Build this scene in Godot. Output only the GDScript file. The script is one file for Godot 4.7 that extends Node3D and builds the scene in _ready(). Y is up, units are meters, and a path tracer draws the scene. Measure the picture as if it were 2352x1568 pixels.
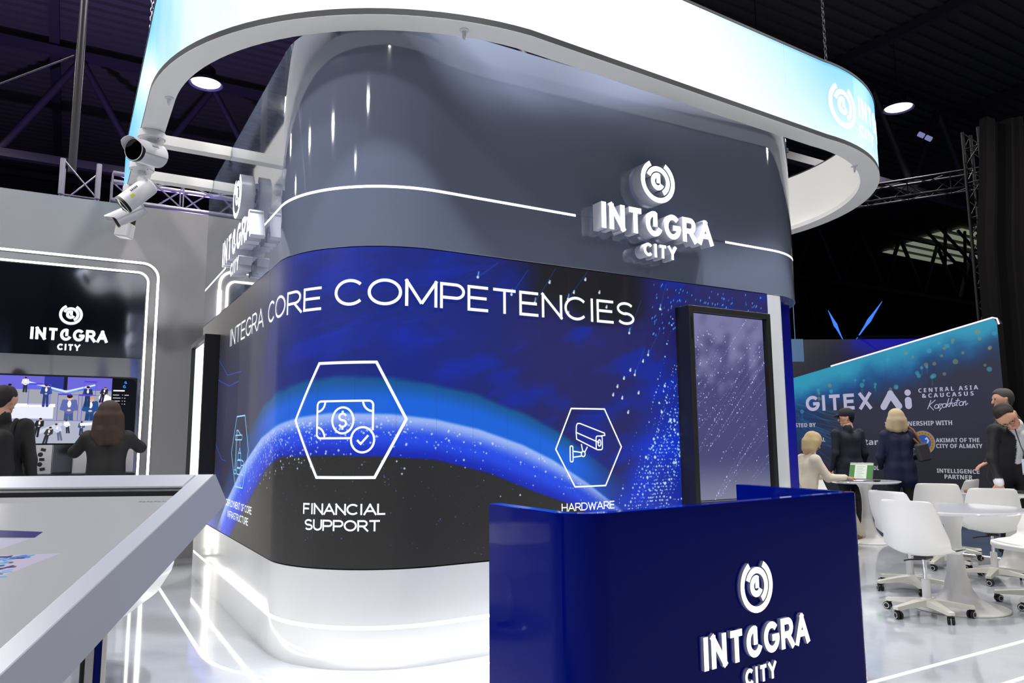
extends Node3D
# ---------------------------------------------------------------- mesh collector
class M:
	var v := PackedVector3Array()
	var n := PackedVector3Array()
	var t := PackedVector2Array()
	var c := PackedColorArray()
	var colored := false
	func tri(a: Vector3, b: Vector3, d: Vector3, na: Vector3, nb: Vector3, nd: Vector3, ua := Vector2.ZERO, ub := Vector2.ZERO, ud := Vector2.ZERO) -> void:
		var g := (d - a).cross(b - a)
		if g.dot(na + nb + nd) < 0.0:
			v.append(a); v.append(d); v.append(b)
			n.append(na); n.append(nd); n.append(nb)
			t.append(ua); t.append(ud); t.append(ub)
		else:
			v.append(a); v.append(b); v.append(d)
			n.append(na); n.append(nb); n.append(nd)
			t.append(ua); t.append(ub); t.append(ud)
	func quad(a: Vector3, b: Vector3, d: Vector3, e: Vector3, na: Vector3, nb: Vector3, nd: Vector3, ne: Vector3, ua := Vector2.ZERO, ub := Vector2.ZERO, ud := Vector2.ZERO, ue := Vector2.ZERO) -> void:
		tri(a, b, d, na, nb, nd, ua, ub, ud)
		tri(a, d, e, na, nd, ne, ua, ud, ue)
	func flat(a: Vector3, b: Vector3, d: Vector3, e: Vector3, nn: Vector3) -> void:
		quad(a, b, d, e, nn, nn, nn, nn, Vector2(0, 1), Vector2(1, 1), Vector2(1, 0), Vector2(0, 0))
	func poly(p: PackedVector3Array, nn: Vector3) -> void:   # convex
		for i in range(1, p.size() - 1):
			tri(p[0], p[i], p[i + 1], nn, nn, nn)
	func box(ctr: Vector3, size: Vector3, b := Basis.IDENTITY, ch := 0.0) -> void:
		var h := size * 0.5
		var e := minf(ch, minf(h.x, minf(h.y, h.z)) * 0.9)
		for ax in 3:
			for s in [-1.0, 1.0]:
				var i := (ax + 1) % 3
				var j := (ax + 2) % 3
				var q := []
				for k in [[-1, -1], [1, -1], [1, 1], [-1, 1]]:
					var p := Vector3.ZERO
					p[ax] = s * h[ax]; p[i] = k[0] * (h[i] - e); p[j] = k[1] * (h[j] - e)
					q.append(ctr + b * p)
				var nn := Vector3.ZERO
				nn[ax] = s
				flat(q[0], q[1], q[2], q[3], b * nn)
		if e > 0.0:
			for ax in 3:
				var i := (ax + 1) % 3
				var j := (ax + 2) % 3
				for si in [-1.0, 1.0]:
					for sj in [-1.0, 1.0]:
						var q := []
						for k in [[-1, 0], [1, 0], [1, 1], [-1, 1]]:
							var p := Vector3.ZERO
							p[ax] = k[0] * (h[ax] - e)
							p[i] = si * (h[i] - (e if k[1] == 0 else 0.0)); p[j] = sj * (h[j] - (0.0 if k[1] == 0 else e))
							q.append(ctr + b * p)
						var nn := Vector3.ZERO
						nn[i] = si; nn[j] = sj
						flat(q[0], q[1], q[2], q[3], b * nn.normalized())
			for sx in [-1.0, 1.0]:
				for sy in [-1.0, 1.0]:
					for sz in [-1.0, 1.0]:
						var s := Vector3(sx, sy, sz)
						var nn := b * s.normalized()
						tri(ctr + b * (s * Vector3(h.x, h.y - e, h.z - e)), ctr + b * (s * Vector3(h.x - e, h.y, h.z - e)), ctr + b * (s * Vector3(h.x - e, h.y - e, h.z)), nn, nn, nn)
	func tube(pts: PackedVector3Array, r: float, seg := 10, r2 := -1.0, caps := true) -> void:
		var k := pts.size()
		if r2 < 0.0:
			r2 = r
		var up := Vector3.UP
		if absf((pts[1] - pts[0]).normalized().dot(up)) > 0.95:
			up = Vector3.RIGHT
		var prev := []
		var prevn := []
		for i in k:
			var dir := (pts[mini(i + 1, k - 1)] - pts[maxi(i - 1, 0)]).normalized()
			var sx := dir.cross(up).normalized()
			var sy := sx.cross(dir).normalized()
			up = sy
			var rr := lerpf(r, r2, float(i) / (k - 1))
			var ring := []
			var rn := []
			for j in seg + 1:
				var a := TAU * j / seg
				var d := sx * cos(a) + sy * sin(a)
				ring.append(pts[i] + d * rr); rn.append(d)
			if i > 0:
				for j in seg:
					quad(prev[j], prev[j + 1], ring[j + 1], ring[j], prevn[j], prevn[j + 1], rn[j + 1], rn[j])
			if caps and (i == 0 or i == k - 1):
				var nn := -dir if i == 0 else dir
				for j in seg:
					tri(pts[i], ring[j], ring[j + 1], nn, nn, nn)
			prev = ring; prevn = rn
	func lathe(prof: PackedVector2Array, xf := Transform3D.IDENTITY, seg := 24, smooth := false) -> void:  # (radius, height) about y
		for i in prof.size() - 1:
			var d := prof[i + 1] - prof[i]
			var n0 := Vector2(d.y, -d.x).normalized()
			var na := n0
			var nb := n0
			if smooth:
				if i > 0:
					var dp := prof[i] - prof[i - 1]
					na = (n0 + Vector2(dp.y, -dp.x).normalized()).normalized()
				if i < prof.size() - 2:
					var dn := prof[i + 2] - prof[i + 1]
					nb = (n0 + Vector2(dn.y, -dn.x).normalized()).normalized()
			for j in seg:
				var a0 := TAU * j / seg
				var a1 := TAU * (j + 1) / seg
				var q := []
				var m := []
				for k in [[prof[i], a0, na], [prof[i], a1, na], [prof[i + 1], a1, nb], [prof[i + 1], a0, nb]]:
					var p: Vector2 = k[0]
					var e: Vector2 = k[2]
					q.append(xf * Vector3(p.x * cos(k[1]), p.y, p.x * sin(k[1])))
					m.append((xf.basis * Vector3(e.x * cos(k[1]), e.y, e.x * sin(k[1]))).normalized())
				quad(q[0], q[1], q[2], q[3], m[0], m[1], m[2], m[3])
	func ball(ctr: Vector3, r: Vector3, b := Basis.IDENTITY, seg := 14) -> void:
		var rows := seg / 2
		for i in rows:
			for j in seg:
				var q := []
				var m := []
				for k in [[i, j], [i, j + 1], [i + 1, j + 1], [i + 1, j]]:
					var la: float = PI * k[0] / rows - PI / 2
					var lo: float = TAU * k[1] / seg
					var d := Vector3(cos(la) * cos(lo), sin(la), cos(la) * sin(lo))
					q.append(ctr + b * (d * r)); m.append((b * (d / r)).normalized())
				quad(q[0], q[1], q[2], q[3], m[0], m[1], m[2], m[3])
	func mesh() -> ArrayMesh:
		var a := []
		a.resize(Mesh.ARRAY_MAX)
		a[Mesh.ARRAY_VERTEX] = v; a[Mesh.ARRAY_NORMAL] = n
		if t.size() == v.size():
			a[Mesh.ARRAY_TEX_UV] = t
		if colored:
			a[Mesh.ARRAY_COLOR] = c
		var r := ArrayMesh.new()
		r.add_surface_from_arrays(Mesh.PRIMITIVE_TRIANGLES, a)
		return r

# ---------------------------------------------------------------- booth frame: u runs along the front wall, v runs back
const CX := -1.134
const CZ := -4.166
const UX := 0.8613
const UZ := -0.5082
func W(u: float, y: float, v: float) -> Vector3:
	return Vector3(CX + u * UX + v * UZ, y, CZ + u * UZ - v * UX)
var DU := Vector3(UX, 0, UZ)
var DV := Vector3(UZ, 0, -UX)
var BU := Basis(Vector3(UX, 0, UZ), Vector3.UP, Vector3(-UZ, 0, UX))      # x along u, z outward (-v)
var BL := Basis(Vector3(-UZ, 0, UX), Vector3.UP, Vector3(-UX, 0, -UZ))    # x along -v, z outward (-u)

# ---------------------------------------------------------------- nodes
var taken := {}
func numbered(s: String) -> String:
	if not taken.has(s):
		taken[s] = 0
		return s
	taken[s] += 1
	return "%s_%03d" % [s, taken[s]]
func thing(called: String, label: String, category: String, at := Vector3.ZERO, basis_ := Basis.IDENTITY, group := "", kind := "") -> Node3D:
	var o := Node3D.new()
	o.name = numbered(called)
	add_child(o)
	o.transform = Transform3D(basis_, at)
	metas(o, label, category, group, kind)
	return o
func metas(o: Node3D, label: String, category: String, group := "", kind := "") -> void:
	if label: o.set_meta("label", label)
	if category: o.set_meta("category", category)
	if group: o.set_meta("group", group)
	if kind: o.set_meta("kind", kind)
func part(parent: Node3D, called: String, m: M, material: Material, label := "") -> MeshInstance3D:
	var o := MeshInstance3D.new()
	o.name = called
	o.mesh = m.mesh()
	o.material_override = material
	parent.add_child(o, true)
	if label: o.set_meta("label", label)
	return o
func wpart(parent: Node3D, called: String, m: M, material: Material, label := "") -> MeshInstance3D:   # mesh given in world axes
	var o := part(parent, called, m, material, label)
	o.transform = parent.global_transform.affine_inverse()
	return o
func single(called: String, m: M, material: Material, label: String, category: String, group := "", kind := "") -> MeshInstance3D:
	var o := MeshInstance3D.new()
	o.name = numbered(called)
	# origin at the base of the mesh
	var lo := m.v[0]
	var hi := m.v[0]
	for p in m.v:
		lo = lo.min(p); hi = hi.max(p)
	var b := Vector3((lo.x + hi.x) / 2, lo.y, (lo.z + hi.z) / 2)
	for i in m.v.size():
		m.v[i] -= b
	o.mesh = m.mesh()
	o.position = b
	o.material_override = material
	add_child(o)
	metas(o, label, category, group, kind)
	return o
func copy(o: Node3D, at: Vector3, turn: float, label: String) -> Node3D:
	var r: Node3D = o.duplicate()
	r.name = numbered(String(o.name).trim_suffix("_000"))
	add_child(r)
	r.position = at
	r.rotation = Vector3(0, turn, 0)
	r.set_meta("label", label)
	return r

# ---------------------------------------------------------------- materials
func mat(col: Color, rough := 0.5, metal := 0.0, spec := 0.5) -> StandardMaterial3D:
	var m := StandardMaterial3D.new()
	m.albedo_color = col
	m.roughness = rough
	m.metallic = metal
	m.metallic_specular = spec
	return m
func glow(col: Color, energy: float) -> StandardMaterial3D:
	var m := mat(Color(0.02, 0.02, 0.02), 0.6)
	m.emission_enabled = true
	m.emission = col
	m.emission_energy_multiplier = energy
	return m
func screen_mat(img: Image, energy: float, rough := 0.3) -> StandardMaterial3D:
	var m := mat(Color(0.012, 0.012, 0.014), rough)
	m.emission_enabled = true
	m.emission = Color.BLACK
	m.emission_operator = BaseMaterial3D.EMISSION_OP_ADD
	m.emission_texture = ImageTexture.create_from_image(img)
	m.emission_energy_multiplier = energy
	m.texture_repeat = false
	return m
func noise_normal(freq: float, seed_: int, bump: float, size := 512) -> NoiseTexture2D:
	var f := FastNoiseLite.new()
	f.seed = seed_
	f.frequency = freq
	f.fractal_octaves = 2
	var t := NoiseTexture2D.new()
	t.width = size; t.height = size
	t.seamless = true
	t.as_normal_map = true
	t.bump_strength = bump
	t.noise = f
	return t
func noise_color(freq: float, seed_: int, a: Color, b: Color, size := 512) -> NoiseTexture2D:
	var f := FastNoiseLite.new()
	f.seed = seed_
	f.frequency = freq
	f.fractal_octaves = 4
	var g := Gradient.new()
	g.set_color(0, a); g.set_color(1, b)
	var t := NoiseTexture2D.new()
	t.width = size; t.height = size
	t.seamless = true
	t.color_ramp = g
	t.noise = f
	return t
var MT := {}
func make_materials() -> void:
	MT.fascia = mat(Color(0.45, 0.485, 0.57), 0.05, 0.0, 1.0)
	MT.fascia.clearcoat_enabled = true; MT.fascia.clearcoat = 1.0; MT.fascia.clearcoat_roughness = 0.04
	MT.plinth = mat(Color(0.83, 0.84, 0.85), 0.09, 0.0, 0.7)
	MT.floor = mat(Color(0.71, 0.725, 0.75), 0.06, 0.0, 0.7)
	MT.floor.albedo_texture = noise_color(0.02, 5, Color(0.975, 0.975, 0.975), Color(1, 1, 1), 512)
	MT.floor.uv1_triplanar = true; MT.floor.uv1_world_triplanar = true; MT.floor.uv1_scale = Vector3(0.6, 0.6, 0.6)
	MT.carpet = mat(Color(0.16, 0.22, 0.33), 0.95)
	MT.carpet.albedo_texture = noise_color(0.2, 3, Color(0.8, 0.8, 0.8), Color(1, 1, 1), 256)
	MT.carpet.uv1_triplanar = true; MT.carpet.uv1_world_triplanar = true
	MT.aisle = mat(Color(0.62, 0.62, 0.61), 0.7)
	MT.white = mat(Color(0.84, 0.84, 0.83), 0.35)
	MT.ringwhite = mat(Color(0.9, 0.9, 0.89), 0.5)
	MT.wallgrey = mat(Color(0.63, 0.63, 0.64), 0.22, 0.0, 0.5)
	MT.mirror = mat(Color(0.66, 0.68, 0.72), 0.09, 1.0)
	MT.black = mat(Color(0.03, 0.03, 0.032), 0.45)
	MT.blackframe = mat(Color(0.045, 0.043, 0.042), 0.5)
	MT.dark = mat(Color(0.07, 0.07, 0.085), 0.6)
	MT.steel = mat(Color(0.22, 0.2, 0.26), 0.55, 0.0)
	MT.alu = mat(Color(0.72, 0.72, 0.76), 0.25, 0.9)
	MT.truss = mat(Color(0.66, 0.65, 0.72), 0.3, 0.45)
	MT.chrome = mat(Color(0.85, 0.85, 0.87), 0.08, 1.0)
	MT.blue = mat(Color(0.0, 0.06, 0.46), 0.06, 0.0, 0.22)
	MT.bluewall = mat(Color(0.05, 0.07, 0.55), 0.3)
	MT.strip = glow(Color(1.0, 0.98, 0.93), 6.0)
	MT.strip_top = glow(Color(0.97, 0.98, 1.0), 3.5)
	MT.letter = glow(Color(0.95, 0.96, 1.0), 1.6)
	MT.letterside = mat(Color(0.8, 0.81, 0.86), 0.25, 0.0, 0.6)
	MT.ledwhite = glow(Color(0.94, 0.97, 1.0), 1.25)
	MT.ledcyan = glow(Color(0.62, 0.86, 1.0), 1.0)
	MT.deck = mat(Color(0.29, 0.275, 0.29), 0.8)
	MT.hallwall = mat(Color(0.035, 0.035, 0.045), 0.9)
	MT.hood = mat(Color(0.82, 0.82, 0.84), 0.35)
	MT.glassblack = mat(Color(0.01, 0.01, 0.012), 0.04, 0.0, 0.6)
	MT.yellow = mat(Color(0.78, 0.78, 0.08), 0.5)
	MT.print = mat(Color(0.12, 0.12, 0.14), 0.6)
	MT.chair = mat(Color(0.93, 0.93, 0.92), 0.3)
	MT.chairbase = mat(Color(0.88, 0.875, 0.83), 0.4)
	MT.caster = mat(Color(0.04, 0.04, 0.045), 0.4)
	MT.tabletop = mat(Color(0.86, 0.87, 0.9), 0.08, 0.0, 0.6)
	MT.tablegrey = mat(Color(0.60, 0.62, 0.67), 0.32)

# ---------------------------------------------------------------- plan paths and sweeps
func arc(c: Vector2, r: float, a0: float, a1: float, k := 16) -> PackedVector2Array:
	var o := PackedVector2Array()
	for i in k + 1:
		var a := deg_to_rad(lerpf(a0, a1, float(i) / k))
		o.append(c + Vector2(cos(a), sin(a)) * r)
	return o
func join(a: Array) -> PackedVector2Array:
	var o := PackedVector2Array()
	for x in a:
		var q := PackedVector2Array(x)
		for p in q:
			if o.is_empty() or o[o.size() - 1].distance_to(p) > 0.0005:
				o.append(p)
	return o
func normals(p: PackedVector2Array, closed := false) -> PackedVector2Array:   # mitred, to the right of the travel direction in (u, v)
	var o := PackedVector2Array()
	var k := p.size()
	for i in k:
		var a := i - 1
		var b := i + 1
		if closed:
			a = (i - 1 + k) % k; b = (i + 1) % k
		var d0 := (p[i] - p[maxi(a, 0)]) if a >= 0 else (p[i + 1] - p[i])
		var d1 := (p[mini(b, k - 1)] - p[i]) if b < k else (p[i] - p[i - 1])
		d0 = d0.normalized(); d1 = d1.normalized()
		var n0 := Vector2(d0.y, -d0.x)
		var n1 := Vector2(d1.y, -d1.x)
		var nn := (n0 + n1).normalized()
		o.append(nn / maxf(0.5, nn.dot(n0)))
	return o
# sweep a section of (outward offset, height) points along a plan path; outward is to the right of travel
func sweep(m: M, path: PackedVector2Array, sec: PackedVector2Array, closed_sec := true, caps := true, side := 1.0, len0 := 0.0, uscale := 1.0) -> void:
	var nr := normals(path)
	var ks := sec.size()
	var last := ks if closed_sec else ks - 1
	var acc := len0
	# orientation of the section: outward normals
	var area := 0.0
	for i in ks:
		var p := sec[i]
		var q := sec[(i + 1) % ks]
		area += p.x * q.y - q.x * p.y
	var flip := 1.0 if (area >= 0.0 or not closed_sec) else -1.0
	for i in path.size() - 1:
		var seglen := path[i].distance_to(path[i + 1])
		for j in last:
			var a := sec[j]
			var b := sec[(j + 1) % ks]
			var e := (b - a)
			var n2 := Vector2(e.y, -e.x).normalized() * flip
			var q := []
			var nn := []
			for k in [[i, a], [i + 1, a], [i + 1, b], [i, b]]:
				var nm: Vector2 = nr[k[0]] * side
				var s: Vector2 = k[1]
				var pl: Vector2 = path[k[0]] + nm * s.x
				q.append(W(pl.x, s.y, pl.y))
				var nu := nm.normalized()
				nn.append((DU * nu.x + DV * nu.y) * n2.x + Vector3.UP * n2.y)
			m.quad(q[0], q[1], q[2], q[3], nn[0], nn[1], nn[2], nn[3], Vector2(acc * uscale, 1 if a.y < b.y else 0), Vector2((acc + seglen) * uscale, 1 if a.y < b.y else 0), Vector2((acc + seglen) * uscale, 0 if a.y < b.y else 1), Vector2(acc * uscale, 0 if a.y < b.y else 1))
		acc += seglen
	if caps and closed_sec:
		for e in [0, path.size() - 1]:
			var dir := (path[1] - path[0]) if e == 0 else (path[e] - path[e - 1])
			dir = dir.normalized() * (-1.0 if e == 0 else 1.0)
			var nn := DU * dir.x + DV * dir.y
			var ids := Geometry2D.triangulate_polygon(sec)
			for k in range(0, ids.size(), 3):
				var q := []
				for w in 3:
					var s := sec[ids[k + w]]
					var pl: Vector2 = path[e] + nr[e] * side * s.x
					q.append(W(pl.x, s.y, pl.y))
				m.tri(q[0], q[1], q[2], nn, nn, nn)
func rect_sec(o0: float, o1: float, y0: float, y1: float) -> PackedVector2Array:
	return PackedVector2Array([Vector2(o0, y0), Vector2(o1, y0), Vector2(o1, y1), Vector2(o0, y1)])
func cham_sec(o0: float, o1: float, y0: float, y1: float, c: float) -> PackedVector2Array:
	return PackedVector2Array([Vector2(o0 + c, y0), Vector2(o1 - c, y0), Vector2(o1, y0 + c), Vector2(o1, y1 - c), Vector2(o1 - c, y1), Vector2(o0 + c, y1), Vector2(o0, y1 - c), Vector2(o0, y0 + c)])
func sub_path(p: PackedVector2Array, s0: float, s1: float) -> PackedVector2Array:
	var o := PackedVector2Array()
	var acc := 0.0
	for i in p.size() - 1:
		var l := p[i].distance_to(p[i + 1])
		if acc + l > s0 and acc < s1:
			if o.is_empty():
				o.append(p[i].lerp(p[i + 1], clampf((s0 - acc) / l, 0, 1)))
			o.append(p[i].lerp(p[i + 1], clampf((s1 - acc) / l, 0, 1)))
		acc += l
	return o
func path_len(p: PackedVector2Array) -> float:
	var a := 0.0
	for i in p.size() - 1:
		a += p[i].distance_to(p[i + 1])
	return a
func dense(p: PackedVector2Array, step: float) -> PackedVector2Array:
	var o := PackedVector2Array([p[0]])
	for i in p.size() - 1:
		var k := maxi(1, int(ceil(p[i].distance_to(p[i + 1]) / step)))
		for j in k:
			o.append(p[i].lerp(p[i + 1], float(j + 1) / k))
	return o

# ---------------------------------------------------------------- stroke letters
func el(cx: float, cy: float, rx: float, ry: float, a0: float, a1: float, k := 18) -> PackedVector2Array:
	var o := PackedVector2Array()
	for i in k + 1:
		var a := deg_to_rad(lerpf(a0, a1, float(i) / k))
		o.append(Vector2(cx + rx * cos(a), cy + ry * sin(a)))
	return o
func V2(a: Array) -> PackedVector2Array:
	var o := PackedVector2Array()
	for i in range(0, a.size(), 2):
		o.append(Vector2(a[i], a[i + 1]))
	return o
func glyph(ch: String) -> Array:   # [width, [polylines]] for a cap height of 1
	match ch:
		"I": return [0.14, [V2([0.07, 0, 0.07, 1])]]
		"N": return [0.78, [V2([0, 0, 0, 1]), V2([0, 1, 0.78, 0]), V2([0.78, 0, 0.78, 1])]]
		"T": return [0.9, [V2([0, 1, 0.9, 1]), V2([0.45, 1, 0.45, 0])]]
		"E": return [0.74, [V2([0.74, 1, 0, 1, 0, 0, 0.74, 0]), V2([0, 0.52, 0.68, 0.52])]]
		"F": return [0.64, [V2([0.64, 1, 0, 1, 0, 0]), V2([0, 0.5, 0.58, 0.5])]]
		"L": return [0.6, [V2([0, 1, 0, 0, 0.6, 0])]]
		"H": return [0.78, [V2([0, 0, 0, 1]), V2([0.78, 0, 0.78, 1]), V2([0, 0.5, 0.78, 0.5])]]
		"C": return [0.92, [el(0.48, 0.5, 0.48, 0.5, 42, 318, 26)]]
		"O": return [1.0, [el(0.5, 0.5, 0.5, 0.5, 0, 362, 34)]]
		"G": return [0.95, [join([el(0.49, 0.5, 0.49, 0.5, 42, 350, 26), V2([0.96, 0.46, 0.52, 0.46])])]]
		"e": return [0.92, [join([V2([0.56, 0.36, 0.56, 0.98]), el(0.48, 0.5, 0.48, 0.5, 84, 336, 26)])]]
		"R": return [0.76, [join([V2([0, 0, 0, 1, 0.46, 1]), el(0.46, 0.72, 0.28, 0.28, 90, -90, 14), V2([0, 0.44])]), V2([0.42, 0.44, 0.78, 0])]]
		"P": return [0.82, [join([V2([0, 0, 0, 1, 0.53, 1]), el(0.53, 0.71, 0.29, 0.29, 90, -90, 14), V2([0, 0.42])])]]
		"D": return [0.86, [join([V2([0, 0, 0, 1, 0.38, 1]), el(0.38, 0.5, 0.48, 0.5, 90, -90, 18), V2([0, 0])])]]
		"B": return [0.74, [join([V2([0, 0, 0, 1, 0.42, 1]), el(0.42, 0.77, 0.23, 0.23, 90, -90, 10), V2([0, 0.54])]), join([V2([0.4, 0.54]), el(0.44, 0.27, 0.28, 0.27, 90, -90, 10), V2([0, 0])])]]
		"A": return [0.92, [V2([0, 0, 0.46, 1]), V2([0.46, 1, 0.92, 0]), V2([0.15, 0.32, 0.77, 0.32])]]
		"M": return [0.98, [V2([0, 0, 0, 1]), V2([0, 1, 0.49, 0.06]), V2([0.49, 0.06, 0.98, 1]), V2([0.98, 1, 0.98, 0])]]
		"U": return [0.78, [join([V2([0, 1, 0, 0.4]), el(0.39, 0.39, 0.39, 0.39, 180, 360, 16), V2([0.78, 1])])]]
		"S": return [0.76, [join([el(0.38, 0.74, 0.36, 0.26, 30, 270, 16), el(0.39, 0.25, 0.37, 0.25, 90, -150, 16)])]]
		"W": return [1.2, [V2([0, 1, 0.3, 0]), V2([0.3, 0, 0.6, 0.98]), V2([0.6, 0.98, 0.9, 0]), V2([0.9, 0, 1.2, 1])]]
		"Y": return [0.82, [V2([0, 1, 0.41, 0.45]), V2([0.82, 1, 0.41, 0.45]), V2([0.41, 0.47, 0.41, 0])]]
		"$": return [0.7, [join([el(0.35, 0.72, 0.31, 0.21, 20, 270, 12), el(0.35, 0.3, 0.31, 0.21, 90, -160, 12)]), V2([0.35, 0.9, 0.35, 1.12]), V2([0.35, 0.12, 0.35, -0.1])]]
	return [0.45, []]
# a flat or curved ribbon: to3 turns (x, y, off) into a point, nof gives the outward normal there
func ribbon(m: M, side: M, pts: PackedVector2Array, hw: float, d0: float, d1: float, to3: Callable, nof: Callable) -> void:
	var nr := normals(pts)
	var k := pts.size()
	var L := []
	var R := []
	for i in k:
		L.append(pts[i] + nr[i] * hw); R.append(pts[i] - nr[i] * hw)
	for i in k - 1:
		var q := [L[i], L[i + 1], R[i + 1], R[i]]
		var w := []
		var nn := []
		for p in q:
			w.append(to3.call(p.x, p.y, d1)); nn.append(nof.call(p.x, p.y))
		m.quad(w[0], w[1], w[2], w[3], nn[0], nn[1], nn[2], nn[3])
		if side:
			for e in [[L[i], L[i + 1], 1.0], [R[i], R[i + 1], -1.0]]:
				var a: Vector3 = to3.call(e[0].x, e[0].y, d1)
				var b: Vector3 = to3.call(e[1].x, e[1].y, d1)
				var c: Vector3 = to3.call(e[1].x, e[1].y, d0)
				var d: Vector3 = to3.call(e[0].x, e[0].y, d0)
				var mid2: Vector2 = pts[i] - e[0]
				var out: Vector3 = (a - b).cross(d - a)
				var ctr: Vector3 = to3.call(pts[i].x, pts[i].y, d1)
				out = out.normalized() * (1.0 if out.dot(a - ctr) > 0.0 else -1.0)
				side.flat(a, b, c, d, out)
	if side:
		for i in [0, k - 1]:
			var a: Vector3 = to3.call(L[i].x, L[i].y, d1)
			var b: Vector3 = to3.call(R[i].x, R[i].y, d1)
			var c: Vector3 = to3.call(R[i].x, R[i].y, d0)
			var d: Vector3 = to3.call(L[i].x, L[i].y, d0)
			var inner: Vector2 = pts[1] if i == 0 else pts[k - 2]
			var out := (a - b).cross(d - a).normalized()
			if out.dot(a - to3.call(inner.x, inner.y, d1)) < 0.0:
				out = -out
			side.flat(a, b, c, d, out)
func flat3(x: float, y: float, o: float) -> Vector3:
	return Vector3(x, y, o)
func flatn(_x: float, _y: float) -> Vector3:
	return Vector3(0, 0, 1)
# layout of a word: [[char, x offset], ...] scaled to total width; returns also x scale
func layout(word: String, gap: float) -> Array:
	var x := 0.0
	var o := []
	for ch in word:
		var g := glyph(ch)
		if ch == " ":
			x += 0.5
			continue
		o.append([ch, x])
		x += float(g[0]) + gap
	return [o, x - gap]
func scaled(p: PackedVector2Array, sx: float, sy: float, ox: float, oy: float) -> PackedVector2Array:
	var o := PackedVector2Array()
	for q in p:
		o.append(Vector2(ox + q.x * sx, oy + q.y * sy))
	return o
# polylines of one glyph placed at (ox, oy), cap height h, x scale sx, half stroke hw; vertical ends reach the full cap height
func strokes(ch: String, ox: float, oy: float, h: float, sx: float, hw: float, step := 1.0) -> Array:
	var out := []
	for pl in glyph(ch)[1]:
		var q := scaled(pl, sx, h - 2 * hw, ox, oy + hw)
		for e in [0, q.size() - 1]:
			var y: float = pl[e].y
			var nb: Vector2 = q[1] if e == 0 else q[q.size() - 2]
			var d := q[e] - nb
			if (y < 0.01 or y > 0.99) and absf(d.y) > absf(d.x) * 0.5:
				q[e] += d.normalized() * hw / absf(d.normalized().y)
		out.append(dense(q, step))
	return out
func word_strokes(word: String, x0: float, x1: float, y: float, h: float, hw: float, gap := 0.24, step := 1.0) -> Array:   # one entry of polylines for each letter
	var lay := layout(word, gap)
	var total: float = lay[1]
	var sx := (x1 - x0 - 2 * hw) / total
	var out := []
	for a in lay[0]:
		out.append(strokes(a[0], x0 + hw + float(a[1]) * sx, y, h, sx, hw, step))
	return out
func emblem_strokes(cx: float, cy: float, r: float) -> Array:   # the three curls of the emblem, outermost first
	var e := glyph("e")[1][0] as PackedVector2Array
	return [[el(cx, cy, r, r, 118, 422, 40)], [el(cx, cy, r * 0.66, r * 0.66, 158, -62, 34)], [scaled(e, r * 0.66, r * 0.66, cx - r * 0.34, cy - r * 0.34)]]

func build_sign(label: String, at: Vector3, bs: Basis, k: float, depth: float, gap_: float, group := "") -> Node3D:
	var t := thing("illuminated_sign", label, "sign", at, bs, group)
	var to3 := flat3
	var nof := flatn
	var sets := []
	for a in emblem_strokes(0, 0.425 * k, 0.145 * k):
		sets.append(["emblem_curl", a, 0.0195 * k])
	for a in word_strokes("INTeGRA", -0.54 * k, 0.54 * k, 0, 0.19 * k, 0.0205 * k, 0.47):
		sets.append(["letter", a, 0.0205 * k])
	for a in word_strokes("CITY", -0.158 * k, 0.158 * k, -0.155 * k, 0.1 * k, 0.0115 * k, 0.47):
		sets.append(["letter", a, 0.0115 * k])
	for s in sets:
		var f := M.new()
		var sd := M.new()
		for pl in s[1]:
			ribbon(f, sd, pl, s[2], gap_, gap_ + depth, to3, nof)
		var o := part(t, s[0], f, MT.letter)
		part(o, "letter_return", sd, MT.letterside)
	return t

# ---------------------------------------------------------------- the LED wall
const S1 := 3.23
const S2 := 4.4866
const S3 := 7.447
const LY0 := 0.56
const LY1 := 2.468
func led3(s: float, y: float, o: float) -> Vector3:
	if s < S1:
		return W(-o, y, 4.03 - s)
	if s < S2:
		var a := (s - S1) / 0.8
		return W(0.8 - (0.8 + o) * cos(a), y, 0.8 - (0.8 + o) * sin(a))
	return W(0.8 + s - S2, y, -o)
func ledn(s: float, _y: float) -> Vector3:
	if s < S1:
		return -DU
	if s < S2:
		var a := (s - S1) / 0.8
		return -(DU * cos(a) + DV * sin(a))
	return -DV
func interp(xs: Array, ys: Array, x: float) -> float:
	if x <= xs[0]:
		return ys[0] + (ys[1] - ys[0]) / (xs[1] - xs[0]) * (x - xs[0])
	for i in xs.size() - 1:
		if x <= xs[i + 1]:
			var f: float = (x - xs[i]) / (xs[i + 1] - xs[i])
			return lerpf(ys[i], ys[i + 1], f)
	var k := xs.size()
	return ys[k - 1] + (ys[k - 1] - ys[k - 2]) / (xs[k - 1] - xs[k - 2]) * (x - xs[k - 1])
func dot_on(img: Image, x: float, y: float, r: float, col: Color) -> void:
	var w := img.get_width()
	var h := img.get_height()
	for j in range(maxi(0, int(y - r - 1)), mini(h, int(y + r + 2))):
		for i in range(maxi(0, int(x - r - 1)), mini(w, int(x + r + 2))):
			var f := clampf(r + 0.5 - Vector2(i - x, j - y).length(), 0, 1) * col.a
			if f > 0.0:
				img.set_pixel(i, j, img.get_pixel(i, j).lerp(Color(col.r, col.g, col.b), f))
func line_on(img: Image, a: Vector2, b: Vector2, r: float, col: Color) -> void:
	var k := int(a.distance_to(b) / maxf(r, 0.6)) + 1
	for i in k + 1:
		var p := a.lerp(b, float(i) / k)
		dot_on(img, p.x, p.y, r, col)
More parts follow.
